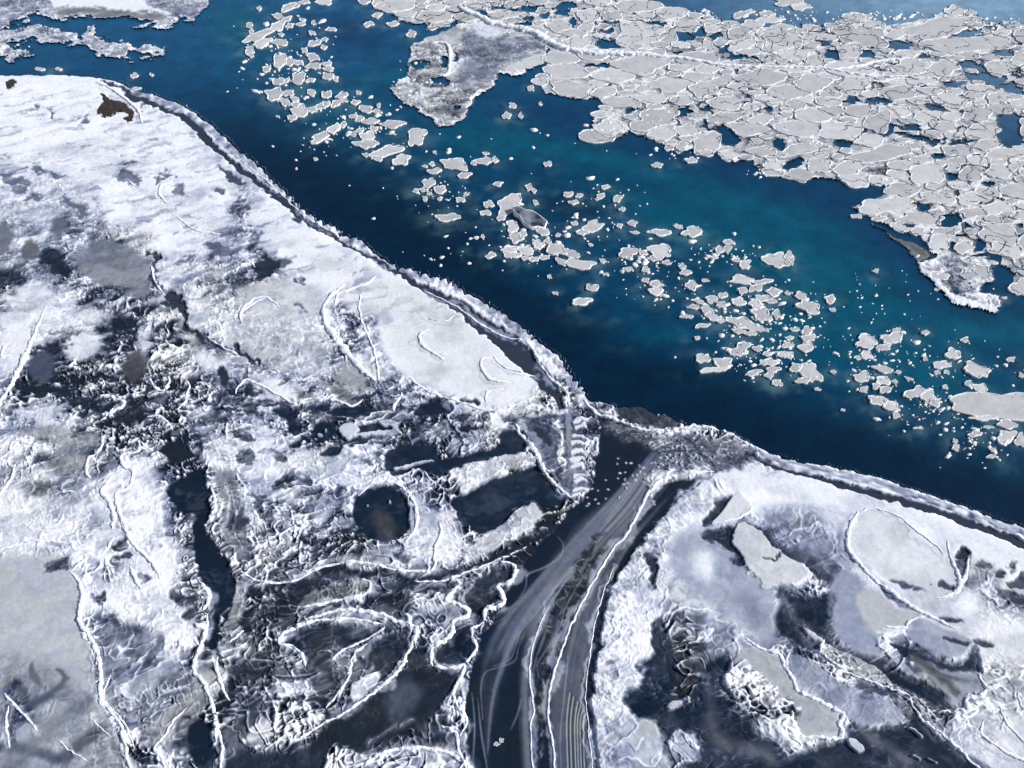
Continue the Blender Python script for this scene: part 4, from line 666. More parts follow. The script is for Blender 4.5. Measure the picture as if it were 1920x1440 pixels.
def floe_mat(name, col):
    m, n, l, p = mat(name)
    t = pos_noise(n, l, .55, 5, .6); r = nd(n, 'ShaderNodeValToRGB'); e = r.color_ramp.elements
    e[0].position = .30; e[0].color = (*[c * .80 for c in col], 1); e[1].position = .72; e[1].color = (*[c * 1.06 for c in col], 1)
    v = pos_noise(n, l, 1.9, 3, .5); rv = nd(n, 'ShaderNodeValToRGB'); ev = rv.color_ramp.elements
    ev[0].position = .255; ev[0].color = (.22, .23, .27, 1); ev[1].position = .30; ev[1].color = (1, 1, 1, 1)
    mx = nd(n, 'ShaderNodeMix', data_type='RGBA', blend_type='MULTIPLY'); mx.inputs[0].default_value = 1
    l.new(t.outputs[0], r.inputs[0]); l.new(v.outputs[0], rv.inputs[0]); l.new(r.outputs[0], mx.inputs[6]); l.new(rv.outputs[0], mx.inputs[7]); l.new(mx.outputs[2], p.inputs['Base Color'])
    p.inputs['Roughness'].default_value = .75; p.inputs['IOR'].default_value = 1.31
    t2_ = pos_noise(n, l, 4, 5, .6); bump(n, l, p, t2_.outputs[0], .5, .06); return m
M_FLOE = [floe_mat('floe_grey_a', (.545, .55, .555)), floe_mat('floe_grey_b', (.46, .465, .475)), floe_mat('floe_grey_c', (.60, .605, .61)), floe_mat('floe_grey_d', (.51, .515, .52))]
m, n, l, p = mat('sea_water'); M_SEA = m
a = nd(n, 'ShaderNodeAttribute', attribute_name='col'); t = pos_noise(n, l, .35, 8, .68)
rp = nd(n, 'ShaderNodeMapRange'); rp.inputs[1].default_value = .3; rp.inputs[2].default_value = .7; rp.inputs[3].default_value = .72; rp.inputs[4].default_value = 1.3
mx = nd(n, 'ShaderNodeMix', data_type='RGBA', blend_type='MULTIPLY'); mx.inputs[0].default_value = 1
l.new(t.outputs[0], rp.inputs[0]); l.new(a.outputs['Color'], mx.inputs[6]); l.new(rp.outputs[0], mx.inputs[7]); l.new(mx.outputs[2], p.inputs['Base Color'])
p.inputs['Roughness'].default_value = .14; p.inputs['IOR'].default_value = 1.33
t2_ = pos_noise(n, l, 2.2, 6, .7); bump(n, l, p, t2_.outputs[0], .5, .06)

# ------------------------------------------------------------------ linking helpers
def newmesh(name, co, faces, m, cols=None, rgh=None, smooth_=True):
    me = bpy.data.meshes.new(name); co = np.asarray(co, np.float32); faces = np.asarray(faces, np.int32)
    me.vertices.add(len(co)); me.vertices.foreach_set('co', co.ravel())
    k = faces.shape[1]; me.loops.add(faces.size); me.loops.foreach_set('vertex_index', faces.ravel())
    me.polygons.add(len(faces)); me.polygons.foreach_set('loop_start', np.arange(len(faces), dtype=np.int32) * k); me.polygons.foreach_set('loop_total', np.full(len(faces), k, np.int32))
    me.update(calc_edges=True); me.polygons.foreach_set('use_smooth', np.full(len(faces), smooth_))
    if cols is not None:
        at = me.attributes.new('col', 'FLOAT_COLOR', 'POINT'); at.data.foreach_set('color', np.asarray(cols, np.float32).ravel())
        at = me.attributes.new('rgh', 'FLOAT', 'POINT'); at.data.foreach_set('value', np.asarray(rgh, np.float32).ravel())
    me.materials.append(m); return me
def link(name, me, loc=(0, 0, 0), label=None, cat=None, group=None, kind=None, parent=None):
    o = bpy.data.objects.new(name, me); scene.collection.objects.link(o); o.location = loc
    if label: o['label'] = label
    if cat: o['category'] = cat
    if group: o['group'] = group
    if kind: o['kind'] = kind
    if parent: o.parent = parent
    return o
nj, ni = U.shape
idx = np.arange(nj * ni).reshape(nj, ni)
FID = ID[:-1, :-1]
QUAD = np.stack([idx[:-1, :-1], idx[1:, :-1], idx[1:, 1:], idx[:-1, 1:]], -1)
PCO = np.stack([X, Y, H], -1).reshape(-1, 3); PCOL = COL.reshape(-1, 4); PR = RGH.reshape(-1)
def extract(i, name, label=None, cat=None, m=M_ICE, kind=None):
    f = QUAD[FID == i]
    if len(f) == 0: print('empty', i, name); return
    used, inv = np.unique(f, return_inverse=True); co = PCO[used].copy(); f = inv.reshape(f.shape)
    if kind == 'structure': c = np.zeros(3)
    else: c = co.mean(0); c[2] = 0; co -= c
    link(name, newmesh(name, co, f, m, PCOL[used], PR[used]), c, label, cat, None, kind)
extract(1, 'snowy_shore', 'broad snow and dark ice shore filling the lower left', 'shore', kind='structure')
extract(2, 'snowy_shore', 'snow and slate ice shore in the lower right beyond the side channel', 'shore', kind='structure')
extract(3, 'side_channel', 'dark side channel streaked with drifting grease ice', 'water', kind='structure')
extract(20, 'moat', 'slate grey strip of water behind the toothed ice ledge', 'water', kind='structure')
extract(21, 'moat', 'straight slate strip of water along the right shore', 'water', kind='structure')
for i, lb in ((30, 'dark lead curving across the right shore'), (31, 'dark water under the rounded lavender slab'), (32, 'black water between the snow strip and the crusted slab'), (33, 'dark water with olive streaks at the bottom right')):
    extract(i, 'lead', lb, 'water', kind='structure')
for i, lb in POOLS: extract(i, 'melt_pool', lb, 'pool', kind='structure')
extract(10, 'brash_ice', 'grey and white crushed ice filling the gaps between the floes of the pack', 'brash ice', kind='stuff')
for i, (nm, lb, ct, mt, kd) in EXTRA.items(): extract(i, nm, lb, ct, M_ROCK if mt == 'rock' else M_ICE, kd)

# surveyed floes: centre, half axes, tilt
FL = """486,17,5,4,0;540,15,14,7,20;552,11,9,6,15;571,5,10,4,10;522,32,12,5,-8;537,37,10,5,20;520,51,16,8,20;543,49,7,5,10;567,39,7,3,0;564,46,9,4,15;588,44,5,4,0;468,49,7,6,20;472,61,6,4,0;485,68,27,8,22;492,82,16,8,25;525,81,15,6,-3;527,66,6,3,0;468,96,9,8,0;470,104,6,5,0;621,56,10,4,-3;585,63,7,4,0;589,82,13,6,15;609,75,6,4,10;607,90,7,4,0;571,96,6,5,20;525,115,14,13,0;543,117,12,7,0;560,119,10,5,0;587,108,12,7,0;588,125,14,6,0;613,121,10,4,10;616,130,11,5,0;500,131,8,6,0;522,154,12,7,0;537,152,7,4,15;560,148,13,11,0;582,152,9,4,15;615,145,11,7,0;629,149,6,5,0;514,178,16,12,0;540,176,11,6,10;535,193,9,8,0;553,187,8,5,0;555,197,11,5,0;562,210,16,11,20;548,222,10,5,15;585,207,10,6,5;600,201,9,6,0;612,196,9,5,20;630,195,11,6,20;641,180,11,6,25;645,189,7,5,0;584,175,9,6,0;612,179,10,7,0;672,175,5,4,0;666,193,9,5,0;685,206,13,7,0;707,210,8,5,0;710,199,4,4,0;662,220,8,4,0;674,224,8,6,20;694,229,15,6,5;701,242,8,5,0;736,234,23,7,0;674,246,9,4,10;662,254,6,3,0;689,257,16,9,10;687,271,21,9,0;781,257,19,15,25;600,259,19,8,22;626,243,13,8,25;643,235,8,5,25;725,285,29,10,15;707,298,12,5,0;752,301,17,10,5;686,292,6,4,0;815,287,4,3,0;707,30,9,5,10;691,46,10,5,10;737,46,11,5,10;771,65,9,7,0;710,8,15,9,5;608,2,18,8,10;683,3,12,6,0;592,299,4,3,0;521,220,4,2,0;797,313,5,3,0;810,309,6,4,0;815,322,14,5,5;853,309,24,12,0;870,330,12,6,10;908,303,17,7,5;928,301,6,6,0;888,307,6,4,0;910,289,6,3,0;804,344,12,9,15;780,359,7,4,15;793,357,5,4,0;805,364,5,3,0;825,357,12,8,20;797,374,5,5,0;824,375,4,3,0;863,376,9,5,0;874,365,5,3,0;933,346,10,4,10;916,384,10,7,0;910,400,12,5,10;839,409,21,8,5;955,385,27,16,35;940,410,9,5,20;992,352,7,6,0;1001,359,5,4,0;1004,381,5,5,0;1027,309,8,5,15;961,426,12,12,60;967,446,14,10,0;980,440,8,7,0;1019,436,11,8,0;1009,460,12,8,0;1027,454,7,5,0;955,469,17,6,5;960,479,17,6,0;986,471,14,10,0;985,485,8,4,0;1001,487,10,5,0;1042,469,20,10,-15;1020,484,10,4,0;1072,477,14,8,-20;1085,497,26,10,-5;1052,492,12,6,-20;920,480,11,5,15;905,445,4,4,0;1065,366,10,5,0;1086,368,7,4,10;1075,381,10,4,0;1135,352,8,4,20;1126,369,9,5,15;1157,374,10,6,15;1166,394,6,4,0;1077,420,7,4,0;1110,427,22,9,15;1091,437,11,6,0;1161,425,6,4,0;1185,420,10,5,0;1190,437,8,3,0;1046,442,5,3,0;1107,460,4,3,0;1177,475,18,10,0;1130,490,7,3,-15;1136,516,6,3,0;1177,506,9,4,0;1110,541,12,7,0;1090,567,17,8,5;1041,551,6,3,0;1030,520,4,4,0;1237,437,23,6,0;1272,426,8,4,0;1298,436,20,9,10;1237,472,22,14,-15;1205,476,8,5,0;1249,494,9,4,0;1210,507,8,5,0;1224,486,10,5,0;1279,501,8,5,0;1285,512,10,6,0;1229,534,14,6,0;1230,546,15,9,0;1296,537,13,8,0;1210,527,7,5,0;1365,455,10,5,0;1364,466,8,9,0;1348,470,9,7,0;1339,484,8,3,10;1455,489,25,14,-3;1478,481,9,8,0;1480,491,9,8,0;1396,497,12,8,20;1380,489,9,4,0;1390,526,22,8,0;1429,530,18,5,8;1322,527,7,3,0;1416,542,14,6,15;1392,546,10,6,0;1450,549,15,8,0;1430,560,14,7,0;1446,566,10,5,0;1334,562,12,7,-10;1355,555,10,5,20;1384,567,14,8,0;1352,572,10,5,0;1310,567,14,4,-15;1325,582,14,7,-20;1335,595,14,8,-25;1351,602,8,5,0;1300,577,10,5,0;1287,595,12,4,0;1316,612,14,4,10;1307,635,6,3,0;1415,572,13,9,-30;1427,590,20,12,-15;1455,590,8,8,0;1397,609,36,10,-15;1407,626,12,5,0;1384,622,10,6,0;1502,557,12,8,-25;1516,577,22,12,-12;1476,551,5,4,0;1490,619,9,4,0;1512,622,11,8,0;1515,635,14,7,0;1514,649,12,7,0;1474,649,9,5,0;1480,635,8,4,15;1556,562,11,8,0;1561,582,6,4,0;1642,509,5,4,0;1755,544,4,3,0;1672,635,21,11,0;1624,642,20,13,0;1656,652,15,6,0;1680,620,8,4,0;1734,625,7,5,0;1807,639,8,4,0;1882,560,6,2,0;1317,673,14,9,10;1355,682,20,10,-10;1337,695,26,5,5;1387,656,20,11,25;1412,700,16,5,20;1442,680,14,8,0;1430,681,7,5,0;1449,694,12,6,0;1442,704,9,7,0;1456,719,11,6,0;1472,666,15,7,0;1491,691,11,9,0;1517,699,23,16,-25;1505,715,14,6,0;1477,648,9,5,0;1419,655,9,5,0;1437,664,8,4,0;1509,654,13,8,0;1624,667,12,8,0;1609,672,8,4,0;1616,708,16,10,0;1655,694,17,7,-15;1655,715,14,9,0;1642,725,8,6,0;1659,732,11,7,0;1677,717,6,4,0;1684,699,6,3,0;1619,732,9,6,0;1704,711,8,3,-15;1645,752,18,10,-20;1670,762,17,9,-25;1715,737,20,10,20;1740,745,18,11,-15;1752,757,10,9,0;1786,665,14,11,0;1734,674,5,4,0;1764,685,16,8,0;1756,700,6,4,0;1774,699,6,4,0;1771,727,6,4,0;1830,696,26,12,-10;1815,720,9,5,-10;1837,729,15,8,-20;1894,675,8,5,0;1914,705,5,5,0;1867,762,82,28,-3;1845,785,25,5,0;1887,797,20,8,-5;1885,821,17,14,0;1913,826,12,12,0;1852,802,9,3,0;1827,815,15,5,10;1791,841,8,6,0;1790,829,5,5,0;1857,857,8,4,0;1860,844,6,4,0;1680,780,8,5,0;1721,804,9,2,0;1580,770,5,2,0;1532,731,6,3,0;1562,699,5,4,0;252,143,8,4,10;284,141,4,3,0;256,167,8,3,8;75,131,10,3,0;110,131,6,3,0;950,218,8,7,0;961,199,8,5,0;976,218,5,5,0;995,167,7,5,0;1013,196,4,3,0;1232,311,10,5,-5;1296,302,10,6,10;1437,28,14,6,0;1440,38,27,6,3;1390,28,17,6,12;1405,23,9,4,8;1480,5,30,8,0;1500,14,20,6,0;1607,37,26,10,5;1545,108,0,0,0;940,1389,5,4,30;931,1396,6,4,20"""
PK = """1200,68,44,28,-5;1252,73,18,18,0;1099,52,15,9,0;1131,51,14,6,0;1102,30,22,12,0;1147,31,22,9,0;1207,31,20,8,0;1287,50,30,11,0;1335,53,16,11,0;1387,62,25,15,0;1412,48,22,9,0;1465,72,40,25,0;1390,84,27,12,10;1350,81,14,8,0;1327,84,10,12,0;1200,122,50,18,0;1325,131,20,14,0;1427,147,44,16,0;1255,160,40,14,0;1320,167,26,18,0;1220,185,32,12,0;1235,220,40,16,0;1287,246,22,12,0;1325,270,28,22,0;1240,252,26,14,0;1360,222,36,10,8;1425,225,24,10,0;1402,242,38,14,0;1365,292,19,10,0;1417,265,34,10,0;1427,285,26,10,0;1255,277,10,7,0;1277,276,10,9,0;1450,310,22,10,0;1497,330,28,12,0;1060,135,40,16,0;1070,167,42,16,-10;895,10,26,10,0;1020,20,16,6,0;945,28,26,8,0;1047,50,22,12,0;1082,80,24,12,0;1612,68,54,20,-8;1537,70,40,7,-3;1757,54,64,20,10;1790,22,20,9,0;1817,24,11,6,0;1677,66,18,9,0;1815,84,88,15,3;1877,62,18,7,0;1897,48,17,7,0;1592,97,24,16,0;1527,115,18,11,0;1490,103,26,12,0;1522,85,16,6,0;1707,127,36,16,0;1767,128,32,14,0;1710,155,44,8,0;1680,175,36,14,0;1600,162,30,16,0;1522,157,36,16,0;1782,190,38,16,-12;1830,213,28,17,0;1870,185,20,14,0;1870,130,25,14,-15;1737,220,25,12,0;1645,228,24,24,0;1840,250,34,16,0;1847,273,32,9,0;1577,245,44,18,0;1795,283,30,11,0;1885,290,40,12,0;1500,280,36,12,15;1630,265,28,12,0;1652,290,56,14,8;1590,317,32,13,8;1535,312,24,14,0;1737,327,36,20,0;1820,327,26,14,0;1875,322,28,14,0;1787,315,14,8,0;1935,237,26,18,0;1795,147,16,7,0;1910,193,20,7,0;1912,110,18,12,0;1660,387,56,15,3;1690,357,32,13,0;1757,372,38,12,0;1725,412,44,12,-3;1815,375,22,12,0;1825,400,26,10,0;1685,427,18,9,-15;1720,435,14,8,0;1760,455,22,15,0;1772,435,30,8,0;1805,465,18,12,0;1872,440,40,20,-20;1885,470,36,12,-10;1830,515,28,18,0;1832,492,32,8,-8;1765,520,14,7,0;1870,392,30,12,0;1605,407,11,4,0;1647,411,14,6,0;1915,540,24,15,0;1145,240,30,18,0"""
def parse(s): return [tuple(float(x) for x in e.split(',')) for e in s.split(';')]
# ------------------------------------------------------------------ the sea
def sp(n, core, far_):
    k = np.linspace(-1, 1, n); return core * k + (far_ - core) * np.sign(k) * np.abs(k) ** 15
sx = sp(620, 130, 6000); sy = sp(620, 120, 6000) + 90
SX, SY = np.meshgrid(sx, sy); su, sv = survey(SX, SY)
su = np.clip(su, -2500, 4500); sv = np.clip(sv, -1200, 3000)
n1 = fbm(SX / 22, SY / 22, 4, 41); n2 = fbm(SX / 3.2 + 1.5 * n1, SY / 2.2 + n1, 5, 42, .6)
def blob(cx, cy, rx, ry, rot):
    c, s = math.cos(R(rot)), math.sin(R(rot)); dx = su + 30 * n1 - cx; dy = sv + 22 * n1 - cy
    return np.exp(-((dx * c - dy * s) / rx) ** 2 - ((dx * s + dy * c) / ry) ** 2)
navy = np.array((.0006, .0125, .0330)); mid = np.array((.0008, .040, .095)); teal = np.array((.0004, .082, .135)); blue = np.array((.0060, .078, .185)); slush = np.array((.05, .13, .15))
sc_ = np.tile(mid, SX.shape + (1,)).astype(float)
def smix(a, c): 
    global sc_
    sc_ = sc_ + (c - sc_) * np.clip(a, 0, 1)[..., None]
smix(sstep(330, -40, sv) * .95, blue)
for e in [(1110, 292, 210, 24, -14), (1400, 385, 170, 26, -14), (900, 265, 120, 26, -10), (1280, 420, 150, 40, -18), (1480, 480, 150, 60, -20), (740, 130, 90, 22, 5), (450, 60, 60, 60, 0), (1850, 630, 160, 30, -5), (1720, 690, 180, 60, -15), (1250, 640, 60, 14, 0), (630, 200, 100, 40, -20), (1600, 560, 130, 60, -20), (1480, 620, 130, 50, -20)]:
    smix(blob(*e) * .75, teal)
for e in [(1080, 225, 110, 22, -8), (1300, 290, 130, 12, -12), (1560, 360, 90, 20, -10), (1700, 470, 110, 26, -35), (640, 60, 90, 24, 0)]: smix(blob(*e) * .85, np.array((.0022, .034, .098)))
dsh, _, _ = segdist(su, sv, LAND[::3])
smix((1 - sstep(30, 190, dsh + 34 * n1)) * .95 * sstep(100, 330, sv), navy)
for e in [(760, 400, 120, 40, -20), (1250, 720, 200, 50, -18), (1560, 830, 200, 40, -15), (1090, 400, 70, 34, 0)]: smix(blob(*e) * .7, navy)
sky_glare = np.array((.19, .32, .45))  # pale sky reflection and haze painted into the water colour, far right
smix(sstep(1100, 1850, su) * sstep(90, 0, sv + 12 * n1) * .98, sky_glare); smix(sstep(1500, 1950, su) * sstep(330, 60, sv + 20 * n1) * .45, sky_glare)
sl1 = np.zeros(SX.shape)
for e in [(640, 150, 60, 40, 0), (560, 190, 60, 40, 0), (820, 400, 60, 20, 0), (1000, 500, 120, 26, -12), (1180, 500, 60, 30, 0), (1240, 560, 70, 30, 0), (1400, 600, 110, 50, -10), (1620, 740, 110, 26, -10), (1720, 790, 90, 24, -15), (1850, 860, 70, 26, -10), (1480, 740, 80, 16, -10), (1150, 590, 80, 24, -5), (950, 440, 60, 14, 0), (870, 470, 40, 12, 0), (1200, 650, 40, 10, 0), (640, 340, 60, 16, 0)]:
    sl1 = np.maximum(sl1, blob(*e))
smix(sl1 * sstep(.05, .8, n2) * .5, slush)
foot = np.zeros(SX.shape)                # drowned slush round the drifting floes
n5 = fbm(SX / 1.6, SY / 1.6, 3, 45)
for e in parse(FL):
    if e[2] < 5: continue
    x, y = ground(e[0], e[1]); x1, _ = ground(e[0] + e[2], e[1]); _, y1 = ground(e[0], e[1] - e[3]); a_ = abs(float(x1 - x)) * 1.35 + .7; b_ = abs(float(y1 - y)) * 1.35 + .7
    i0, i1 = np.searchsorted(sx, [x - 3 * a_, x + 3 * a_]); j0, j1 = np.searchsorted(sy, [y - 3 * b_, y + 3 * b_]); q = np.s_[j0:j1, i0:i1]
    foot[q] = np.maximum(foot[q], np.exp(-((SX[q] + .6 * n5[q] - x) / a_) ** 2 - ((SY[q] + .8 * n5[q] - y) / b_) ** 2))
smix(foot * sstep(-.5, .8, n5) * .55, np.array((.10, .20, .23)))
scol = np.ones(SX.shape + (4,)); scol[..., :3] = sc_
n_ = len(sx); si = np.arange(n_ * n_).reshape(n_, n_)
sq = np.stack([si[:-1, :-1], si[:-1, 1:], si[1:, 1:], si[1:, :-1]], -1).reshape(-1, 4)
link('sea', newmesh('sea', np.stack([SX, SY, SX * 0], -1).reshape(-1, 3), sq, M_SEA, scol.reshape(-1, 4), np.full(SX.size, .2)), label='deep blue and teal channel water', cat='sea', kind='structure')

# ------------------------------------------------------------------ pressure ridges
def ridge(i, pts, w, label):
    rs = np.random.RandomState(i + 50)
    P = smooth(pts, False, 8); s = np.r_[0, np.cumsum(np.hypot(*np.diff(P, axis=0).T))]; n = max(int(s[-1] / 2.4), 5)
    k = np.linspace(0, s[-1], n); u = np.interp(k, s, P[:, 0]); v = np.interp(k, s, P[:, 1])
    wp = np.interp(k / s[-1], np.linspace(0, 1, len(w)), w)
    gx_, gy_ = ground(u, v); u = u + 1.6 * vnoise(k / 9, k * 0, i); v = v + 1.3 * vnoise(k / 9, k * 0, i + 77)
    gx_, gy_ = ground(u, v); gx2, gy2 = ground(u + wp, v)
    half = np.hypot(gx2 - gx_, gy2 - gy_) * .64 * np.clip(.95 + (.15 if i < 2 else .35) * vnoise(k / 6, k * 0, i + 9), .4, 1.5)
    tp = np.sqrt(np.clip(np.minimum(k, s[-1] - k) / 7, .06, 1)); half *= tp * (1.5 if i < 2 else .62 if i in (10, 11, 12) else .72 if i in (4, 5, 8, 9) else 1)
    tx = np.gradient(gx_); ty = np.gradient(gy_); L = np.hypot(tx, ty) + 1e-9; nx, ny = -ty / L, tx / L
    z0 = heightat(u, v); z0 = np.maximum(z0, .17) if i < 3 else z0; m_ = 9; co = []
    for j in range(m_):
        a = -1 + 2 * j / (m_ - 1); pr = (1 - a * a) ** .8
        off = half * a * (1 + .18 * rs.randn(n) * (abs(a) > .3))
        hh = half * .46 * pr * (1 + .18 * rs.randn(n)) + (-.10 if abs(a) > .99 else .02)
        co.append(np.c_[gx_ + nx * off, gy_ + ny * off, z0 + hh])
    co = np.stack(co, 1).reshape(-1, 3); c = np.array([co[:, 0].mean(), co[:, 1].mean(), float(z0.mean())]); 
    q_ = np.arange((n - 1) * m_).reshape(n - 1, m_)[:, :-1].ravel(); f = np.stack([q_, q_ + m_, q_ + m_ + 1, q_ + 1], -1)
    link('snow_ridge', newmesh('snow_ridge', co - c, f, M_RIDGE), c, label, 'snow ridge', 'white ridges raised on the ice')
for i, (pts, w, lb) in enumerate(RIDGES): ridge(i, pts, w, lb)

# ------------------------------------------------------------------ floes
rf = np.random.RandomState(3)
FLOES = []      # (outline in survey px [n,2], kind)
def blobline(cx, cy, rx, ry, rot, n=30, rough=.10):
    th = np.linspace(0, 2 * math.pi, n, endpoint=False); ph = rf.rand(6) * 6.3
    r = 1 + rough * (.9 * np.sin(2 * th + ph[0]) + .8 * np.sin(3 * th + ph[1]) + .6 * np.sin(5 * th + ph[2]) + .45 * np.sin(7 * th + ph[3]) + .3 * np.sin(11 * th + ph[4])) + rf.randn(n) * rough * .22
    k = 1 + .12 * np.cos(4 * th + ph[5]); x = rx * r * k * np.cos(th); y = ry * r * k * np.sin(th); c, s = math.cos(R(rot)), math.sin(R(rot))
    return np.c_[cx + x * c + y * s, cy - x * s + y * c]
for e in parse(FL):
    if e[2] > 0: FLOES.append((blobline(*e, n=44 if e[2] > 18 else 28, rough=.12 if e[2] < 60 else .085), 'drift'))
# pack: power cells around the surveyed floes and random fillers
packP = np.array(PACK)
def inpack(u, v):
    _, _, i_ = segdist(np.array([u]), np.array([v]), packP, True); return bool(i_[0])
def lead_r(u, v):
    best = 9
    for (cx, cy, rx, ry, rot) in LEADS:
        c, s = math.cos(R(rot)), math.sin(R(rot)); dx, dy = u - cx, v - cy
        best = min(best, math.hypot((dx * c - dy * s) / rx, (dx * s + dy * c) / ry))
    return best
SXF = 1.45                                   # floes are drawn out along the drift direction
seeds = []
for (u, v, rx, ry, rot) in parse(PK):
    x, y = ground(u, v); x1, _ = ground(u + rx, v); _, y1 = ground(u, v - ry); a_, b_ = abs(float(x1 - x)), abs(float(y1 - y))
    if rx < 36 and any(math.hypot((u - q[0]) / q[2], (v - q[1]) / q[3]) < 1 for q in FR_Z) and rf.rand() < .65: continue
    FLOES.append((blobline(u, v, rx, ry, rot, n=48, rough=.075), 'pack'))
    r_ = min(a_ / SXF, b_) * .96; m_ = max(1, int(round(a_ / (r_ * SXF))))
    for k in (np.linspace(-1, 1, m_) if m_ > 1 else [0]):
        f_ = k * (1 - r_ * SXF / a_) if a_ > r_ * SXF else 0
        xx, yy = ground(u + rx * f_ * math.cos(R(rot)), v - rx * f_ * math.sin(R(rot))); seeds.append([float(xx) / SXF, float(yy), r_, None])
for (cx, cy, rx, ry, rot) in LEADS:
    for k in np.linspace(-.8, .8, 1 if rx < 8 else 3 if rx < 20 else 5):
        c, s = math.cos(R(rot)), math.sin(R(rot)); x, y = ground(cx + rx * k * c, cy - rx * k * s); _, y1 = ground(cx, cy - ry)
        seeds.append([float(x) / SXF, float(y), .85 * abs(float(y1) - float(ground(cx, cy)[1])), None])
rd = random.Random(11)
SAr = np.array([[s[0], s[1], s[2]] for s in seeds])
for rad_lo, rad_hi, cnt in ((1.5, 3.0, 2500), (.9, 1.5, 5000), (.45, .9, 9000)):
    for _ in range(cnt):
        u = rd.uniform(725, 2150); v = rd.uniform(-90, 600); r = rd.uniform(rad_lo, rad_hi)
        if v > 60 + (u - 700) * .62: continue
        x, y = ground(u, v); x = float(x) / SXF; y = float(y)
        if (np.hypot(SAr[:, 0] - x, SAr[:, 1] - y) < .90 * (SAr[:, 2] + r)).any(): continue
        if not inpack(u, v):
            if rad_lo < 1: continue
            sh = None
        else: sh = 'r' if lead_r(u, v) > 1.2 else None
        if sh and r > .8 and any(math.hypot((u - q[0]) / q[2], (v - q[1]) / q[3]) < 1 for q in FR_Z) and rd.random() < .65: continue
        if sh and rd.random() < .10: continue
        SAr = np.vstack([SAr, [x, y, r]]); seeds.append([x, y, r, sh])
print('seeds', len(seeds))
def clip(Pg, a, b_, c):       # keep a*x+b*y<=c
    out = []; n = len(Pg)
    for i in range(n):
        p_, q_ = Pg[i], Pg[(i + 1) % n]; dp_ = a * p_[0] + b_ * p_[1] - c; dq = a * q_[0] + b_ * q_[1] - c
        if dp_ <= 0: out.append(p_)
        if (dp_ < 0) != (dq < 0) and dp_ != dq:
            t = dp_ / (dp_ - dq); out.append((p_[0] + (q_[0] - p_[0]) * t, p_[1] + (q_[1] - p_[1]) * t))
    return out
for i, (x, y, r, sh) in enumerate(seeds):
    if sh is None: continue
    th = np.linspace(0, 2 * math.pi, 20, endpoint=False); pol = [(x + r * 1.25 * math.cos(a), y + r * 1.25 * math.sin(a)) for a in th]
    d = np.hypot(SAr[:, 0] - x, SAr[:, 1] - y)
    for j in np.argsort(d)[1:26]:
        dx, dy = SAr[j, 0] - x, SAr[j, 1] - y; L = d[j]
        if L < .3: continue
        off = (L * L + r * r - SAr[j, 2] ** 2) / (2 * L) - .07
        off = max(off, .35 * r)
        pol = clip(pol, dx / L, dy / L, (x * dx + y * dy) / L + off)
        if len(pol) < 3: break
    if len(pol) < 3: continue
    P = np.array(pol) * [SXF, 1]
    for _ in range(2):
        Q = np.roll(P, -1, 0); P = np.stack([P * .78 + Q * .22, P * .22 + Q * .78], 1).reshape(-1, 2)
    n = 44 if r > 1.8 else 28
    s = np.r_[0, np.cumsum(np.hypot(*(np.roll(P, -1, 0) - P).T))]; k = np.linspace(0, s[-1], n, endpoint=False); PP = np.vstack([P, P[:1]])
    P = np.c_[np.interp(k, s, PP[:, 0]), np.interp(k, s, PP[:, 1])]; c = P.mean(0)
    j1 = vnoise(P[:, 0] * 1.6, P[:, 1] * 1.6, i % 9) * .10 + vnoise(P[:, 0] * .7, P[:, 1] * .7, 4) * .12
    P = c + (P - c) * (1 + (j1 / max(r, .6)))[:, None]
    u, v = survey(P[:, 0], P[:, 1]); FLOES.append((np.c_[u, v], 'pack'))

def area(P): return .5 * abs(np.dot(P[:, 0], np.roll(P[:, 1], -1)) - np.dot(P[:, 1], np.roll(P[:, 0], -1)))
def onscreen(P):
    c = P.mean(0); return -5 < c[0] < 1925 and -5 < c[1] < 1445
FLOES = [(P, k, area(P) if onscreen(P) else 0) for P, k in FLOES]
order = sorted(range(len(FLOES)), key=lambda i: -FLOES[i][2])
NB = 290
big = order[:NB]; small = order[NB:]
print('floes', len(FLOES), 'smallest individual', FLOES[big[-1]][2])
def floe_rings(P, seed, flat=False):
    """rings of one floe in metres, local to its centre; returns body and rim arrays"""
    rs = np.random.RandomState(seed); gx_, gy_ = ground(P[:, 0], P[:, 1]); G2 = np.c_[gx_, gy_]
    if np.dot(G2[:, 0], np.roll(G2[:, 1], -1)) - np.dot(G2[:, 1], np.roll(G2[:, 0], -1)) < 0: G2 = G2[::-1]
    c = G2.mean(0); L = G2 - c; rad = np.sqrt(area(G2) / math.pi); n = len(L)
    lift = rs.uniform(-.015, .045); top = .11 + lift; w = rs.uniform(.11, .19) * min(1, rad / .8) / np.maximum(np.hypot(L[:, 0], L[:, 1]), .2)
    def ring(f, z): return np.c_[L * (np.asarray(f)[:, None] if np.ndim(f) else f), np.full(n, z) if np.ndim(z) == 0 else z]
    rz = top + .02 + .05 * np.abs(rs.randn(n)) * min(rad, 1.2) * .8
    wj = w * np.clip(1 + .35 * rs.randn(n), .4, 2)
    body = [ring(1.0, -.15), ring(1.0, top - .05), ring(1 - .5 * w, top), ring(1 - 1.6 * w, top), ring((1 - 1.6 * w) * .66, top + .015), ring((1 - 1.6 * w) * .33, top + .02)]
    rim = [ring(1.005, top - .07), ring(1 - .25 * wj, rz), ring(1 - .8 * wj, rz - .01 + .02 * rs.randn(n)), ring(1 - 1.5 * wj, top - .01)]
    return c, n, body, rim, rad
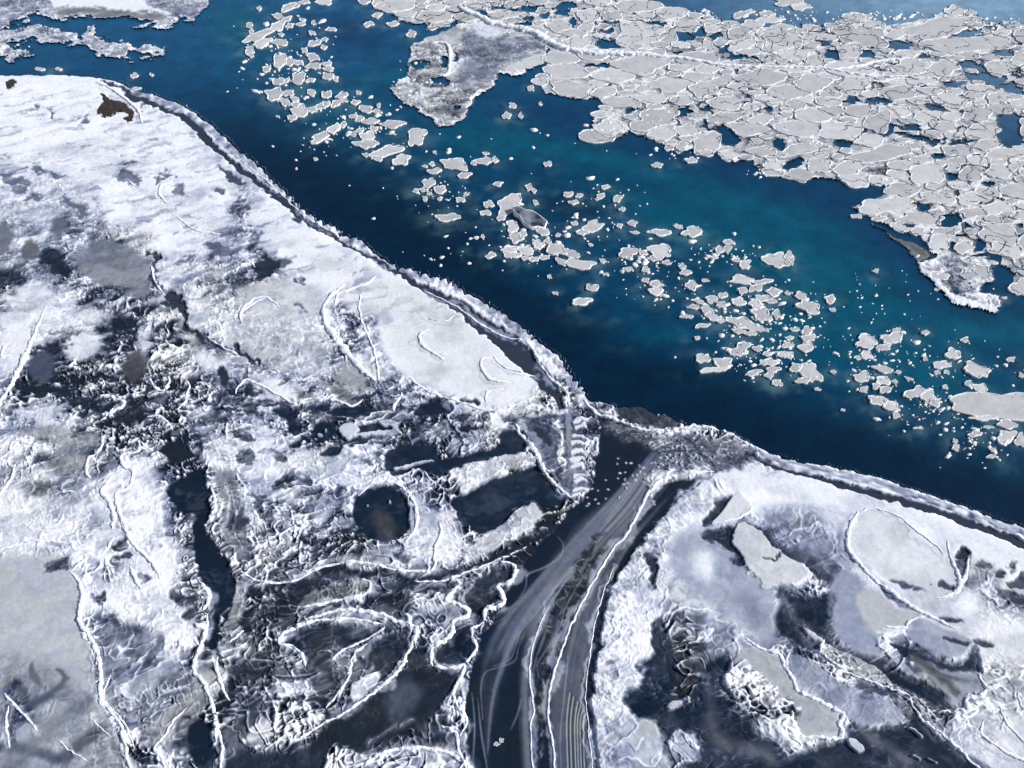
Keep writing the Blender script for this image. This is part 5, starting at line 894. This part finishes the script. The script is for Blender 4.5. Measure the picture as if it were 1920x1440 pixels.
def strip(rings, n, cap=None):
    co = np.vstack(rings); f = []
    for k in range(len(rings) - 1):
        a = np.arange(n) + k * n; b_ = np.roll(np.arange(n), -1) + k * n; f.append(np.stack([a, b_, b_ + n, a + n], -1))
    f = np.vstack(f)
    if cap is not None:
        co = np.vstack([co, cap]); ci = len(co) - 1; a = np.arange(n) + (len(rings) - 1) * n; b_ = np.roll(np.arange(n), -1) + (len(rings) - 1) * n
        f = np.vstack([f, np.stack([a[::2], b_[::2], np.roll(b_, -1)[::2], np.full(len(a[::2]), ci)], -1)])
    return co, f
ZONES = [(490, 70, 'in the top left drift near the open water'), (600, 30, 'in the top drift left of the pack'), (580, 115, 'in the drift left of the rubble tongue'), (540, 160, 'in the left drift facing the snowy islet'), (570, 205, 'in the chain of floes left of the tongue'), (650, 250, 'in the drift between the shore bend and the tongue'),
 (720, 230, 'just below left of the rubble tongue'), (740, 290, 'in the trio below the rubble tongue'), (710, 30, 'at the top left tip of the pack'), (830, 330, 'in the group drifting mid channel below the tongue'), (840, 380, 'in the loose drift nearest the toothed ledge'), (960, 400, 'around the pale anvil shaped floe'), (1010, 480, 'in the dense diagonal raft at mid channel'), (1110, 370, 'in the small drift above the middle of the channel'), (1120, 440, 'right of the dense diagonal raft'), (1100, 550, 'in the lonely pair under the diagonal raft'),
 (1230, 480, 'around the shell shaped floe right of mid channel'), (1280, 435, 'in the flat row above the shell shaped floe'), (1240, 540, 'below the shell shaped floe'), (1380, 480, 'in the drift right of the shell shaped floe'), (1460, 490, 'around the bright twin lobed floe'), (1420, 540, 'at the top of the central right swarm'), (1320, 590, 'in the left of the central right swarm'), (1420, 610, 'in the heart of the central right swarm'), (1515, 570, 'beside the central right swarm'), (1500, 640, 'in the crumbly knot under the central right swarm'),
 (1330, 680, 'at the lower left end of the swarm'), (1460, 690, 'in the lower swarm near the dark water'), (1640, 640, 'in the right hand cluster of the channel'), (1650, 720, 'in the group under the right hand cluster'), (1710, 750, 'in the ragged arc at the lower right'), (1780, 680, 'in the scattered drift towards the right border'), (1840, 710, 'above the broad floe at the right border'), (1870, 800, 'round the broad floe at the right border'), (970, 210, 'in the bay below the pack'), (260, 150, 'in the upper left channel off the shore'), (935, 1393, 'afloat in the side channel'),
 (900, 20, 'in the pack above the tongue'), (1040, 30, 'in the far pack near the top edge'), (1070, 150, 'in the pack beside the bay'), (1200, 60, 'in the far pack above the long white ridge'), (1240, 130, 'in the pack just below the long white ridge'), (1250, 230, 'on the dark lower fringe of the pack'), (1340, 270, 'on the lower fringe of the pack by the triangular lead'), (1370, 60, 'in the far pack right of the blue inlet'), (1470, 60, 'round the big square floe of the far pack'), (1440, 150, 'in the middle pack under the long ridge'), (1420, 250, 'in the pack between the lower leads'), (1490, 310, 'at the pack edge left of the smooth long floe'),
 (1610, 60, 'in the far pack behind the crescent lead'), (1600, 160, 'in the middle of the right pack'), (1600, 250, 'in the right pack between blue leads'), (1620, 310, 'in the smooth long row of the pack edge'), (1720, 150, 'in the right pack under the double ridge'), (1760, 50, 'at the far right top of the pack'), (1850, 90, 'near the right border at the top of the pack'), (1760, 220, 'in the right pack left of the big lead'), (1860, 200, 'above the big lead at the right border'), (1850, 280, 'below the big lead at the right border'), (1740, 330, 'in the speckled part of the right pack'), (1860, 340, 'at the right border half way down the pack'),
 (1670, 400, 'at the pointed lower left corner of the right pack'), (1750, 400, 'in the lower right pack by the teardrop lead'), (1770, 460, 'above the rubble spit'), (1860, 450, 'right of the rubble spit'), (1840, 510, 'on the rubble spit'), (1910, 540, 'at the lowest right tip of the pack')]
zn = {}
for i in big:
    P, kd, ar = FLOES[i]; c = P.mean(0); z = min(range(len(ZONES)), key=lambda k: (ZONES[k][0] - c[0]) ** 2 + (1.6 * (ZONES[k][1] - c[1])) ** 2); zn.setdefault(z, []).append(i)
ORD = ['', 'second ', 'third ', 'fourth ', 'fifth ', 'sixth ', 'seventh ', 'eighth ', 'ninth ', 'tenth ', 'eleventh ', 'twelfth ']
LAB = {}
def shape(P):
    w_ = np.ptp(P[:, 0]); h_ = np.ptp(P[:, 1]) * 1.45; return 'elongated' if w_ > 2.0 * h_ else 'rounded' if .8 < w_ / h_ < 1.35 else 'oval'
for z, L in zn.items():
    L = sorted(L, key=lambda i: -FLOES[i][2]); rest = L[:]
    pl = ZONES[z][1] if isinstance(ZONES[z][1], str) else ZONES[z][2]
    if len(L) == 1: LAB[L[0]] = f'{shape(FLOES[L[0]][0])} grey white floe {pl}'; continue
    a = rest.pop(0); LAB[a] = f'largest floe, {shape(FLOES[a][0])} and grey, {pl}'
    if rest and len(L) > 2: a = rest.pop(0); LAB[a] = f'second largest floe, {shape(FLOES[a][0])}, {pl}'
    rest.sort(key=lambda i: FLOES[i][0][:, 0].mean())
    for k, a in enumerate(rest):
        who = 'only smaller' if len(rest) == 1 else 'leftmost smaller' if k == 0 else 'rightmost smaller' if k == len(rest) - 1 else f'{ORD[min(k, 11)]}smaller'
        tail = '' if k in (0, len(rest) - 1) else ' counted from the left'
        LAB[a] = f'{who} floe from the left {pl}' if tail else f'{who} {shape(FLOES[a][0])} floe {pl}'
for k, t_ in LAB.items():
    if len(t_.split()) > 16: print('long label', t_)
for i in big:
    P, kd, ar = FLOES[i]; c, n, body, rim, rad = floe_rings(P, i)
    co, f = strip(body, n, [[0, 0, body[-1][0, 2]]])
    g = 'floes packed together in the far ice' if kd == 'pack' else 'floes drifting in the blue channel'
    o = link('ice_floe', None, (c[0], c[1], 0), LAB[i], 'ice floe', g); link('ice_body', newmesh('ice_body', co, f, M_FLOE[i * 7 % 4]), parent=o)
    co, f = strip(rim, n); link('rim', newmesh('rim', co, f, M_RIM), parent=o)
CO, FA, off = [], [], 0; CR, FR, offr = [], [], 0
for i in small:
    P, kd, ar = FLOES[i]; c, n, body, rim, rad = floe_rings(P, i); T3 = np.array([c[0], c[1], 0])
    co, f = strip(body, n, [[0, 0, body[-1][0, 2]]]); CO.append(co + T3); FA.append(f + off); off += len(co)
    co, f = strip(rim, n); CR.append(co + T3); FR.append(f + offr); offr += len(co)
# ice crumbs between the floes
bands = [(540, 120, 60, 60, 170), (690, 240, 60, 30, 60), (600, 250, 60, 50, 50), (830, 360, 60, 30, 50), (980, 460, 90, 30, 90), (1100, 400, 90, 50, 80), (1200, 490, 50, 25, 90), (1250, 540, 60, 25, 60), (1350, 480, 60, 25, 60), (1390, 590, 80, 45, 190), (1500, 620, 45, 40, 90), (1440, 680, 55, 30, 110),
         (1640, 670, 60, 50, 120), (1740, 770, 60, 28, 110), (1830, 830, 60, 30, 80), (1800, 680, 90, 40, 90), (1560, 60, 80, 14, 90), (1850, 45, 50, 12, 60), (1290, 28, 70, 6, 70), (1640, 30, 90, 6, 50), (780, 150, 30, 40, 60), (1650, 560, 140, 50, 50), (760, 450, 260, 60, 50), (1000, 270, 200, 30, 20), (1480, 30, 60, 12, 60), (1260, 285, 90, 10, 30), (1455, 325, 30, 7, 30), (1750, 500, 40, 10, 20)]
for (cx, cy, sx_, sy_, cnt) in bands:
    for _ in range(int(cnt * .8)):
        u = rd.gauss(cx, sx_ * .7); v = rd.gauss(cy, sy_ * .7); r = min(rd.expovariate(1 / 1.2) + .6, 5)
        d_, _, ins_ = segdist(np.array([u]), np.array([v]), LP[::2], True)
        if ins_[0] or d_[0] < 12: continue
        P = blobline(u, v, r * rd.uniform(1.1, 1.9), r * rd.uniform(.6, .9), rd.uniform(-20, 25), n=10, rough=.12); gx_, gy_ = ground(P[:, 0], P[:, 1]); n = 10
        if np.dot(gx_, np.roll(gy_, -1)) - np.dot(gy_, np.roll(gx_, -1)) < 0: gx_ = gx_[::-1]; gy_ = gy_[::-1]
        cx_, cy_ = gx_.mean(), gy_.mean(); z = rd.uniform(.03, .12)
        co = np.vstack([np.c_[gx_, gy_, np.full(n, -.05)], np.c_[cx_ + (gx_ - cx_) * .9, cy_ + (gy_ - cy_) * .9, np.full(n, z)], [[cx_, cy_, z + .04]]])
        a = np.arange(n); b_ = np.roll(a, -1); f = np.vstack([np.stack([a, b_, b_ + n, a + n], -1), np.stack([a[::2] + n, b_[::2] + n, np.roll(b_, -1)[::2] + n, np.full(n // 2, 2 * n)], -1)])
        CR.append(co); FR.append(f + offr); offr += len(co)
o = link('small_ice_floes', newmesh('small_ice_floes', np.vstack(CO), np.vstack(FA), M_FLOE[1]), (0, 0, 0), 'many small grey floes scattered through the pack and the channel', 'small floes', kind='stuff')
link('ice_crumbs', newmesh('ice_crumbs', np.vstack(CR), np.vstack(FR), M_RIM), (0, 0, 0), 'white crumbs and crushed rims of ice afloat between the floes', 'ice crumbs', kind='stuff')

# the tilted glassy slab beside the anvil shaped floe
gp = [(960, 396), (970, 393), (984, 399), (999, 400), (1013, 408), (1026, 417), (1021, 430), (1009, 428), (997, 432), (982, 424), (974, 411), (965, 406)]
gx_, gy_ = ground(*np.array(gp).T); c = (gx_.mean(), gy_.mean()); n = len(gp)
zt = np.linspace(.75, .25, n) * 0 + np.interp(gx_, [gx_.min(), gx_.max()], [.7, .15])
base = np.c_[gx_ - c[0], gy_ - c[1], zt * 0 - .2]; topr = np.c_[gx_ - c[0], gy_ - c[1], zt]
if np.dot(gx_, np.roll(gy_, -1)) - np.dot(gy_, np.roll(gx_, -1)) < 0: base = base[::-1]; topr = topr[::-1]
inner = topr.copy(); inner[:, :2] *= .8
co, f = strip([base, topr], n); m_glass, n_, l_, p_ = mat('dark_clear_ice'); p_.inputs['Roughness'].default_value = .25
t_ = pos_noise(n_, l_, .8, 4, .6); r_ = nd(n_, 'ShaderNodeValToRGB'); r_.color_ramp.elements[0].position = .42; r_.color_ramp.elements[0].color = (.02, .026, .045, 1); r_.color_ramp.elements[1].position = .62; r_.color_ramp.elements[1].color = (.20, .22, .27, 1)
l_.new(t_.outputs[0], r_.inputs[0]); l_.new(r_.outputs[0], p_.inputs['Base Color'])
co2, f2 = strip([topr, inner], n); ctop = np.vstack([inner, [[0, 0, float(inner[:, 2].mean())]]])
o = link('clear_ice_slab', newmesh('clear_ice_slab', *strip([base, topr * [.97, .97, 1], inner - [0, 0, .02]], n, [[0, 0, float(inner[:, 2].mean())]]), m_glass), (c[0], c[1], 0), 'tilted glassy dark ice slab with a white rim beside the anvil shaped floe', 'ice slab')
rimo = topr.copy(); rimo[:, 2] += .04
link('rim', newmesh('rim', *strip([base * [1.02, 1.02, 1], rimo * [1.01, 1.01, 1], rimo * [.95, .95, 1], topr * [.94, .94, 1] - [0, 0, .03]], n), M_RIM), parent=o)
